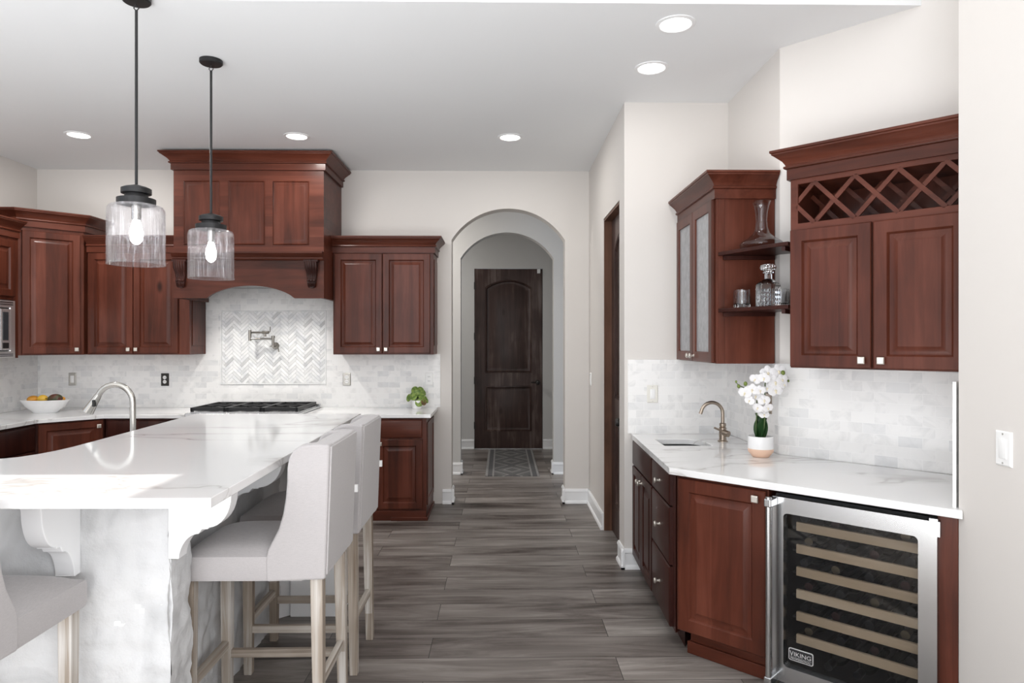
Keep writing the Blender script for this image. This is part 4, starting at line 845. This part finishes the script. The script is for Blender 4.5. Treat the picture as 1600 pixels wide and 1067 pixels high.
# worktop with sink cut-out
P0, P1, P2 = (0.857, YBAR - 0.002), (0.809, 3.268), (XE - 0.008, 4.078 - XE + 0.008)
sink_hole = [(0.955, 3.955), (1.235, 3.955), (1.235, 4.10), (1.215, 4.17), (1.17, 4.215), (1.10, 4.225), (0.955, 4.225)]
DB = KD - 0.018
wt = [P1, P2, (P2[0] + 0.005, P2[1] + 0.01), ((DB - kF) / 2 - .01, (DB + kF) / 2 - 0.002), (XC - 0.012, DB - XC + 0.012), (XC - 0.012, YBAR - 0.012), P0]
tag(MB().prism(wt, 0.868, ZC, holes=[sink_hole]).build('bar_worktop', 'quartz', bev=0.003), 'white quartz wet bar worktop over the wine cooler', 'worktop')
t = thing('bar_sink', 'small undermount steel bar sink left of the bar faucet', 'sink', (1.095, 4.09, 0.868))
def sh(s, z): return [((x - 1.095) * s, (y - 4.09) * s, z) for x, y in sink_hole]
MB().rings([sh(1.10, -0.003), sh(0.995, -0.003), sh(0.97, -0.17), sh(0.9, -0.185), sh(0.3, -0.19)], False, True).build('basin', 'sink_steel', t).modifiers.new('wall', 'SOLIDIFY').thickness = -0.003
MB().lathe([(0.04, -0.188), (0.04, -0.184), (0.025, -0.186)], 20).build('drain', 'stainless', t)
t = thing('bar_faucet', 'brown nickel gooseneck bar faucet beside the bar sink', 'faucet', (1.348, 4.12, ZC))
MB().lathe([(0.030, 0), (0.030, 0.006), (0.022, 0.010), (0.022, 0.085), (0.016, 0.09), (0.020, 0.094), (0.020, 0.110), (0.014, 0.114)], 20).build('faucet_body', 'bronze_nickel', t)
arc = [(0, 0, 0.11), (0, 0, 0.165)] + [(-0.066 + 0.066 * math.cos(a), 0, 0.172 + 0.066 * math.sin(a)) for a in [math.pi * k / 14 for k in range(0, 14)]]
e0 = Vector(arc[-1]); dr = (Vector(arc[-1]) - Vector(arc[-2])).normalized()
MB().tube(arc + [tuple(e0 + dr * 0.02)], 0.0105, 14).build('gooseneck', 'bronze_nickel', t)
MB().tube([(0, -0.015, 0.058), (0.022, -0.045, 0.050)], 0.019, 14).tube([(-0.008, -0.022, 0.066), (-0.062, -0.035, 0.088)], 0.0065, 10).build('handle', 'bronze_nickel', t)
# wet bar backsplash
t = thing('bar_backsplash', 'marble subway tile backsplash round the wet bar corner', 'backsplash', (0, 0, 0))
ub = (XC, YCD)
MB().box(0, 0, 0, XC - 0.010 - 0.838, 0.010, 0.49).build('subway_tiles', 'marble_subway', t, loc=(0.838, YBAR - 0.010, ZC), smooth=0)
MB().box(0, 0, 0, YBAR - 0.010 - YCD, 0.010, 0.49).build('subway_tiles', 'marble_subway', t, loc=(XC - 0.010, YBAR - 0.010, ZC), rz=R(-90), smooth=0)
ld = (xF - XC) * r2
n45 = Vector((-1, -1)).normalized()
MB().box(0, -0.010, 0, ld - 0.012, 0, 0.49).build('subway_tiles', 'marble_subway', t, loc=(XC, YCD, ZC), rz=C45, smooth=0)
lf = (xF - XE) * r2
MB().box(0.004, -0.012, 0, lf - 0.02, -0.001, 0.462).build('side_tiles', 'marble_subway', t, loc=(XE, YE, ZC), rz=R(45) , smooth=0).location = (XE - 0.0145, YE + 0.0145, ZC)

# wine cooler
cw0 = kpt(4.10, 1.177); WW = (1.618 - 1.177) * r2
t = thing('wine_cooler', 'stainless under-counter wine cooler with a glass door', 'wine cooler', (*cw0, 0), C45)
b = MB(); b.box(0, 0.03, 0.05, 0.02, 0.56, 0.850).box(WW - 0.02, 0.03, 0.05, WW, 0.56, 0.850).box(0.02, 0.03, 0.05, WW - 0.02, 0.56, 0.10).box(0.02, 0.03, 0.815, WW - 0.02, 0.56, 0.850).box(0.02, 0.54, 0.10, WW - 0.02, 0.56, 0.815)
b.build('cooler_body', 'black_plastic', t)
MB().box(0.01, 0.04, 0.0, WW - 0.01, 0.5, 0.05).build('kick_grille', 'grille_dark', t)
fz0, fz1 = 0.060, 0.846; gx0, gx1, gz0, gz1 = 0.052, WW - 0.066, 0.128, 0.780
def rrect(x0, z0, x1, z1, r, n=5):
    p = []
    for cx, cz, a0 in ((x1 - r, z1 - r, 0), (x0 + r, z1 - r, 90), (x0 + r, z0 + r, 180), (x1 - r, z0 + r, 270)):
        for i in range(n + 1): a = R(a0 + 90 * i / n); p.append((cx + r * math.cos(a), cz + r * math.sin(a)))
    return p
dr_ = MB().prism(rrect(0.004, fz0, WW - 0.004, fz1, 0.004), -0.022, 0.024, axis='y', holes=[rrect(gx0, gz0, gx1, gz1, 0.018)]).build('door_frame', 'stainless', t, bev=0.004)
MB().box(gx0 - 0.004, -0.006, gz0 - 0.004, gx1 + 0.004, 0.0, gz1 + 0.004).build('glass_pane', 'cooler_glass', dr_)
MB().box(WW - 0.03, -0.02, 0.846, WW - 0.002, 0.03, 0.856).box(WW - 0.004, -0.015, 0.79, WW + 0.004, 0.01, 0.846).build('hinge', 'stainless', dr_)
hd = MB().tube([(0.012, -0.078, 0.055), (0.012, -0.078, 0.85)], 0.0125, 18).build('handle', 'stainless', dr_)
for z in (0.075, 0.828): MB().box(-0.004, -0.092, z - 0.02, 0.028, -0.020, z + 0.016).build('handle_bracket', 'stainless', hd, bev=0.006)
bd = MB().prism(rrect(0.070, 0.160, 0.172, 0.212, 0.008), -0.010, -0.0065, axis='y').build('maker_badge', 'badge_silver', dr_)
MB().prism(rrect(0.0735, 0.1635, 0.1685, 0.2085, 0.006), -0.0112, -0.0095, axis='y').build('badge_field', 'badge_dark', bd)
def text(body, size, loc, mat, parent, name, sx=1.0):
    c = bpy.data.curves.new(name, 'FONT'); c.body = body; c.size = size; c.align_x = 'CENTER'; c.extrude = 0.0006
    tmp = bpy.data.objects.new(name, c); COL.objects.link(tmp)
    bpy.context.view_layer.update()
    me = bpy.data.meshes.new_from_object(tmp.evaluated_get(bpy.context.evaluated_depsgraph_get())); bpy.data.objects.remove(tmp)
    me.materials.clear(); me.materials.append(MAT[mat])
    o = bpy.data.objects.new(name, me); COL.objects.link(o); o.location = loc; o.rotation_euler = (R(90), 0, 0); o.scale = (sx, 1, 1); o.parent = parent
    return o
text('V', 0.031, (0.0835, -0.0118, 0.179), 'badge_silver', bd, 'lettering', 0.78)
text('IKING', 0.0245, (0.1285, -0.0118, 0.1815), 'badge_silver', bd, 'lettering', 1.12)
MB().box(0.077, -0.0118, 0.1755, 0.165, -0.0108, 0.1765).build('badge_rule', 'badge_silver', bd)
text('PROFESSIONAL', 0.0085, (0.121, -0.0118, 0.167), 'badge_silver', bd, 'lettering', 1.45)
for i in range(6):
    z = 0.716 - i * 0.0965
    sh_ = MB().box(0.080, 0.045, z - 0.019, WW - 0.055, 0.062, z + 0.019).build('shelf', 'shelf_beech', t, bev=0.002)
    m = MB()
    for k in range(5): m.box(0.06 + k * 0.115, 0.062, z - 0.016, 0.075 + k * 0.115, 0.52, z - 0.008)
    m.build('shelf_rack', 'black_metal', sh_)
# bottles lying in the cooler, necks to the door
bp = None
rows = ['top', 'second', 'third', 'fourth', 'fifth', 'lowest']; cols = ['leftmost', 'second from left', 'third from left', 'rightmost']
c45, s45 = math.cos(C45), math.sin(C45)
def cool(x, y, z): return (cw0[0] + x * c45 - y * s45, cw0[1] + x * s45 + y * c45, z)
proto = {}
for i in range(6):
    for k in range(4):
        x = 0.108 + k * 0.130 + (0.012 if i % 2 else -0.008); z = 0.716 - i * 0.0965 - 0.007 + 0.0375
        cm = ('capsule_dark', 'capsule_foil', 'capsule_dark', 'capsule_gold')[(i * 3 + k) % 4]
        if cm not in proto:
            o = thing('wine_bottle', 'x', 'wine bottle', (0, 0, 0), 0, 'bottles in the wine cooler')
            MB().lathe([(0.02, 0.005), (0.036, 0.0), (0.037, 0.19), (0.034, 0.21), (0.018, 0.245), (0.0145, 0.26), (0.0145, 0.31), (0.016, 0.312), (0.016, 0.318), (0.004, 0.319)], 24).build('bottle', 'bottle_glass', o)
            MB().lathe([(0.0155, 0.262), (0.0155, 0.311), (0.017, 0.312), (0.017, 0.3205), (0.003, 0.321)], 20).build('capsule', cm, o)
            proto[cm] = o
        else: o = copy_tree(proto[cm])
        o.location = cool(x, 0.40, z); o.rotation_euler = (R(90), 0, C45)
        o['label'] = f'dark wine bottle lying {cols[k]} on the {rows[i]} shelf of the wine cooler'
for k in range(3):
    o = copy_tree(proto['capsule_dark']); o.location = cool(0.20 + k * 0.115, 0.40, 0.138); o.rotation_euler = (R(90), 0, C45)
    o['label'] = f'dark wine bottle lying {("leftmost", "in the middle", "rightmost")[k]} on the floor of the wine cooler'

# glass-door cabinet on the bar side wall
XG = 1.180; YG0, YG1 = 4.488, 3.715; GW = YG0 - YG1; GD = XC - 0.004 - XG; Z0 = 1.388; ZT = 2.300
t = thing('glass_door_cabinet', 'cherry wall cabinet with two textured glass doors above the bar faucet', 'cabinet', (XG, YG0, Z0), R(-90)); gh = ZT - Z0
MB().box(0, 0.0, 0, 0.02, GD, gh).box(0.02, GD - 0.012, 0, GW - 0.02, GD, gh).box(0.02, 0, 0, GW - 0.02, GD - 0.012, 0.02).box(0.02, 0, gh - 0.02, GW - 0.02, GD - 0.012, gh).box(0.02, 0.03, 0.30, GW - 0.02, GD - 0.012, 0.318).box(0.02, 0.03, 0.60, GW - 0.02, GD - 0.012, 0.618).build('cabinet_body', 'cherry', t)
MB().box(GW - 0.02, 0.0, 0, GW, GD, gh).build('side_panel', 'cherry', t, bev=0.002)
MB().box(GW - 0.045, -0.001, 0, GW - 0.018, 0.012, gh).box(GW, 0.012, 0.0, GW + 0.004, 0.045, gh).build('face_stile', 'cherry', t, bev=0.002)
gw = (GW - 0.03) / 2
for i in range(2):
    x0 = 0.004 + i * (gw + 0.004)
    d = MB().prism([(0, 0), (gw, 0), (gw, gh - 0.006), (0, gh - 0.006)], -T, 0, axis='y', holes=[[(0.058, 0.06), (gw - 0.058, 0.06), (gw - 0.058, gh - 0.066), (0.058, gh - 0.066)]]).build('door', 'cherry', t, loc=(x0, 0, 0.003), bev=0.005)
    MB().box(0.050, -0.012, 0.052, gw - 0.050, -0.007, gh - 0.058).build('glass_pane', 'rain_glass', d)
    round_knob(d, (gw - 0.03, 0.03)[i], 0.034)
crown(t, GW, GD, gh - 0.006, False, True)
# corner shelves between the two bar cabinets
KU = 4.69; U0 = kpt(KU, 1.407)
ue = (U0[0] + 0.236, U0[1] + 0.236)
def shelf(label, zt):
    x_, y_ = XC - 0.005, YG1 - 0.006
    pts = [(XG + 0.008, y_), (1.200, 3.685), (1.262, 3.545), (1.335, 3.405), (U0[0] - 0.008, U0[1] + 0.012), (ue[0] - 0.008, ue[1] - 0.004), (XC - 0.004, YCD - 0.004), (x_, y_)]
    o = thing('corner_shelf', label, 'shelf', (1.36, 3.56, zt))
    MB().prism([(a - 1.36, b - 3.56) for a, b in pts], -0.020, 0).build('shelf_board', 'cherry_dark_shaded', o, bev=0.003)
    MB().box(1.215 - 1.36, y_ - 0.018 - 3.56, -0.042, XC - 0.012 - 1.36, y_ - 3.56, -0.021).build('cleat', 'cherry_dark_shaded', o)
    MB().box(0, 0, -0.042, 0.20, 0.018, -0.021).build('cleat', 'cherry_dark_shaded', o, loc=(U0[0] - 1.36 - 0.012, U0[1] - 3.56 + 0.036, 0), rz=R(45))
shelf('upper open corner shelf of cherry holding the carafe', 2.000); shelf('lower open corner shelf of cherry holding the crystal decanter', 1.690)
# diagonal wall cabinet with wine lattice
xr = (KU - kF) / 2 - 0.012; UW = (xr - U0[0]) * r2; UD = (KD - KU) / r2 - 0.004; uz = 1.383; uh = 2.300 - uz
t = thing('wine_rack_cabinet', 'cherry wall cabinet with a lattice wine rack above two doors', 'cabinet', (*U0, uz), C45)
b = MB(); b.box(0, 0, 0, UW, UD, 0.665).box(0, 0.0, 0.665, 0.02, UD, uh).box(UW - 0.02, 0, 0.665, UW, UD, uh).box(0.02, UD - 0.012, 0.665, UW - 0.02, UD, uh).box(0.02, 0, uh - 0.03, UW - 0.02, UD - 0.012, uh)
b.build('cabinet_body', 'cherry', t)
LZ0, LZ1 = 0.697, 0.886
MB().prism([(0, 0.66), (UW, 0.66), (UW, uh), (0, uh)], -0.001, 0.019, axis='y', holes=[[(0.035, LZ0), (UW - 0.03, LZ0), (UW - 0.03, LZ1), (0.035, LZ1)]]).build('face_frame', 'cherry_rail', t, bev=0.002)
for y, nm in ((0.004, 'front_lattice'), (0.20, 'rear_lattice')):
    m = MB(); pit = 0.180; sl = pit
    for k in range(-2, 7):
        for sg in (1, -1):
            xa = 0.11 + k * pit + (0.07 if y > 0.1 else 0)
            x0_, z0_, x1_, z1_ = xa, LZ0 - 0.003, xa + sg * sl, LZ1 + 0.003
            lo, hi = 0.028, UW - 0.025
            # trim the bar to the opening
            def cut(xa_, za_, xb_, zb_):
                ts = [0.0, 1.0]; dx = xb_ - xa_
                t0, t1 = 0.0, 1.0
                for lim, s in ((lo, 1), (hi, -1)):
                    fa, fb = (xa_ - lim) * s, (xb_ - lim) * s
                    if fa < 0 and fb < 0: return None
                    if fa < 0: t0 = max(t0, fa / (fa - fb))
                    elif fb < 0: t1 = min(t1, fa / (fa - fb))
                return None if t1 - t0 < 0.05 else (xa_ + dx * t0, za_ + (zb_ - za_) * t0, xa_ + dx * t1, za_ + (zb_ - za_) * t1)
            q = cut(x0_, z0_, x1_, z1_)
            if q: m.bar((q[0], y + (0.006 if sg == 1 else 0.0), q[1]), (q[2], y + (0.006 if sg == 1 else 0.0), q[3]), 0.020, 0.010)
    m.build(nm, 'cherry_rail', t)
udw = [(0.004, 0.366), (0.376, UW - 0.38)]
door(t, 0.004, 0.006, 0.362, 0.658, (0.362 - 0.036, 0.036), 0.062); door(t, 0.374, 0.006, min(0.362, UW - 0.378), 0.658, (0.036, 0.036), 0.062)
crown(t, UW, UD, uh - 0.006, True, False)

# ---------------------------------------------------------------- glassware on the corner shelves
t = thing('wine_carafe', 'clear wide-bottomed glass wine carafe on the upper corner shelf', 'carafe', (1.372, 3.565, 2.000))
MB().lathe([(0.03, 0.006), (0.088, 0.003), (0.106, 0.010), (0.110, 0.022), (0.100, 0.036), (0.066, 0.056), (0.040, 0.080), (0.029, 0.112), (0.026, 0.145), (0.029, 0.190), (0.036, 0.226), (0.045, 0.250)], 40, cap1=False).build('carafe_body', 'carafe_glass', t, smooth=60).modifiers.new('wall', 'SOLIDIFY').thickness = 0.0025
t = thing('decanter', 'square cut crystal decanter on the lower corner shelf', 'decanter', (1.388, 3.515, 1.690), R(40))
def sq(h, z, r=0.006):
    h2 = h - r; return [(h, -h2, z), (h, h2, z), (h2, h, z), (-h2, h, z), (-h, h2, z), (-h, -h2, z), (-h2, -h, z), (h2, -h, z)]
m = MB(); m.rings([sq(0.046, 0), sq(0.047, 0.004), sq(0.047, 0.112), sq(0.043, 0.122), sq(0.026, 0.140, 0.012), sq(0.017, 0.146, 0.009), sq(0.0165, 0.172, 0.009), sq(0.024, 0.176, 0.012), sq(0.024, 0.182, 0.012)])
m.build('decanter_body', 'crystal', t)
# cut diamonds on the four faces
m = MB()
for q in range(4):
    a = q * math.pi / 2; M = Matrix.Rotation(a, 4, 'Z'); st = len(m.v)
    for i in range(4):
        for j in range(4):
            x = -0.030 + i * 0.02; z = 0.018 + j * 0.022; m.add([(x - .009, -.047, z), (x, -.047, z - .010), (x + .009, -.047, z), (x, -.047, z + .010), (x, -.0505, z)], [(0, 1, 4), (1, 2, 4), (2, 3, 4), (3, 0, 4), (3, 2, 1, 0)])
    m.xf(M, st)
m.build('cut_facets', 'crystal', t)
m = MB(); loops = []
for r_, z in ((0.012, 0.176), (0.015, 0.186), (0.036, 0.194), (0.040, 0.204), (0.036, 0.216), (0.026, 0.221)):
    loops.append([(r_ * (1 + (0.05 if k % 2 else -0.05)) * math.cos(k * math.pi / 12), r_ * (1 + (0.05 if k % 2 else -0.05)) * math.sin(k * math.pi / 12), z) for k in range(24)])
m.rings(loops).build('stopper', 'crystal', t, smooth=10)
def tumbler(label, x, y):
    o = thing('tumbler', label, 'glass', (x, y, 1.690), 0, 'cut glass tumblers')
    loops = []
    for r_, z, am in ((0.036, 0.0, 0), (0.041, 0.004, 0.02), (0.0415, 0.018, 0.03), (0.042, 0.036, -0.03), (0.0425, 0.054, 0.03), (0.043, 0.062, 0), (0.0435, 0.097, 0), (0.041, 0.097, 0), (0.039, 0.022, 0), (0.034, 0.016, 0)):
        loops.append([(r_ * (1 + (am if k % 2 else -am)) * math.cos(k * math.pi / 14), r_ * (1 + (am if k % 2 else -am)) * math.sin(k * math.pi / 14), z) for k in range(28)])
    MB().rings(loops).build('tumbler_glass', 'crystal', o, smooth=12)
tumbler('cut glass tumbler left of the crystal decanter', 1.290, 3.625)
tumbler('cut glass tumbler right of the crystal decanter, half hidden by it', 1.476, 3.572)

# ---------------------------------------------------------------- orchid
OX, OY = 1.372, 3.575
t = thing('potted_orchid', 'white orchid in a two-tone white and blush pot on the bar worktop', 'plant', (OX, OY, ZC))
MB().lathe([(0.040, 0), (0.043, 0.002), (0.064, 0.028), (0.0655, 0.045)], 36, cap1=False).build('pot_base', 'ceramic_blush', t)
MB().lathe([(0.0655, 0.045), (0.0645, 0.108), (0.060, 0.110), (0.057, 0.095)], 36, cap0=False).build('pot', 'ceramic_white', t)
MB().lathe([(0.057, 0.09), (0.057, 0.096)], 24).build('soil', 'soil', t)
def orchid_leaf(ang, ln, wd, lean, lab=None):
    n = 10; m = MB(); top, bot = [], []
    loops = []
    for i in range(n + 1):
        s = i / n; wv = wd * math.sin(min(1, s * 1.12 + 0.12) * math.pi * 0.92 + 0.12) ** 0.8 if s < 1 else 0.004
        y = lean * s * s; z = 0.094 + ln * s - lean * 0.2 * s * s
        loops.append([(-wv, y - 0.010 * wv / wd, z), (0, y + 0.008, z), (wv, y - 0.010 * wv / wd, z), (0, y + 0.003, z)])
    m.rings(loops).xf(Matrix.Rotation(ang, 4, 'Z')).build('leaf', 'leaf_dark', t, smooth=80)
orchid_leaf(R(-70), 0.150, 0.034, 0.060); orchid_leaf(R(-25), 0.165, 0.036, 0.030); orchid_leaf(R(10), 0.150, 0.034, -0.035); orchid_leaf(R(-60), 0.160, 0.032, 0.045); orchid_leaf(R(30), 0.14, 0.032, 0.03)
rt = Vector((math.cos(R(-8)), math.sin(R(-8)), 0)).normalized()      # roughly across the view
def off(dx, dy, dz): return (dx, dy, dz)
stem1 = [(0.012, -0.012, 0.094), (0.013, -0.020, 0.20), (0.013, -0.024, 0.30), (0.014, -0.024, 0.385), (0.024, -0.022, 0.440), (0.055, -0.018, 0.462), (0.095, -0.015, 0.445), (0.125, -0.015, 0.418), (0.138, -0.015, 0.405)]
stem2 = [(-0.022, 0.010, 0.094), (-0.022, 0.005, 0.19), (-0.018, 0.0, 0.25), (-0.022, -0.004, 0.30), (-0.045, -0.006, 0.335), (-0.085, -0.01, 0.362), (-0.118, -0.01, 0.378), (-0.134, -0.01, 0.392)]
for s in (stem1, stem2): MB().tube(s, [0.0034] * 4 + [0.0025] * (len(s) - 5) + [0.0016], 8).build('flower_stem', 'stem_green', t)
fl_p = MB()
def petal(m, ang, ln, wd, mi=0, tilt=0.25):
    n = 7; loops = []
    for i in range(n + 1):
        s = i / n; wv = max(0.0015, wd * math.sin((0.10 + 0.82 * s) * math.pi) ** 0.7); x = ln * s; z = tilt * ln * s * (1 - 0.9 * s) + 0.001
        loops.append([(x, -wv, z - 0.004 * wv / wd), (x, 0, z + 0.002), (x, wv, z - 0.004 * wv / wd), (x, 0, z - 0.0005)])
    st = len(m.v); m.rings(loops, mi=mi); m.xf(Matrix.Rotation(ang, 4, 'Z'), st)
petal(fl_p, R(0), 0.043, 0.026); petal(fl_p, R(180), 0.043, 0.026); petal(fl_p, R(90), 0.040, 0.018); petal(fl_p, R(222), 0.038, 0.016); petal(fl_p, R(318), 0.038, 0.016)
fl_p.ball((0, -0.004, 0.006), 0.007, 10, 6, mi=1); petal(fl_p, R(270), 0.02, 0.009, 1, 0.6)
first = None
fpx = [(1196, 580, .1, 1.1), (1211, 577, .35, 1.05), (1187, 588, -.2, .85), (1176, 590, -.6, .8), (1206, 594, .2, 1.05), (1215, 590, .5, .85), (1195, 604, -.1, .85), (1206, 607, .3, 1.05), (1218, 598, .7, .6),
       (1160, 611, -.4, .9), (1170, 606, -.1, .9), (1181, 607, .2, .75), (1177, 616, -.2, .85), (1166, 623, -.5, .7), (1187, 622, .2, .85), (1186, 635, -.1, 1.05), (1179, 634, -.5, .75), (1193, 634, .4, .75), (1190, 645, .1, .7)]
flowers = [((px - 1188) / 296, -0.030 - 0.012 * (k % 3), (712 - py) / 296, tw, s * 0.88) for k, (px, py, tw, s) in enumerate(fpx)]
for x, y, z, tw, s in flowers:
    d = Vector((-0.28 + tw * 0.7, -1, 0.10 + 0.2 * math.sin(z * 90))).normalized(); q = d.to_track_quat('Z', 'Y'); q = q @ Matrix.Rotation(tw * 0.8, 4, 'Z').to_quaternion()
    if first is None: first = fl_p.build('flower', ['petal_white', 'orchid_lip'], t, smooth=80); o = first
    else: o = first.copy(); COL.objects.link(o)
    o.location = (x, y, z); o.rotation_euler = q.to_euler(); o.scale = (s, s, s)
for x, y, z, r_ in ((0.098, -0.05, 0.446, 0.011), (0.127, -0.02, 0.418, 0.010), (0.140, -0.018, 0.402, 0.006), (-0.092, -0.03, 0.388, 0.010), (-0.124, -0.02, 0.374, 0.009), (-0.135, -0.012, 0.398, 0.006)):
    MB().ball((x, y, z), r_, 12, 8, (1, 1, 1.2)).build('bud', 'bud_green', t)
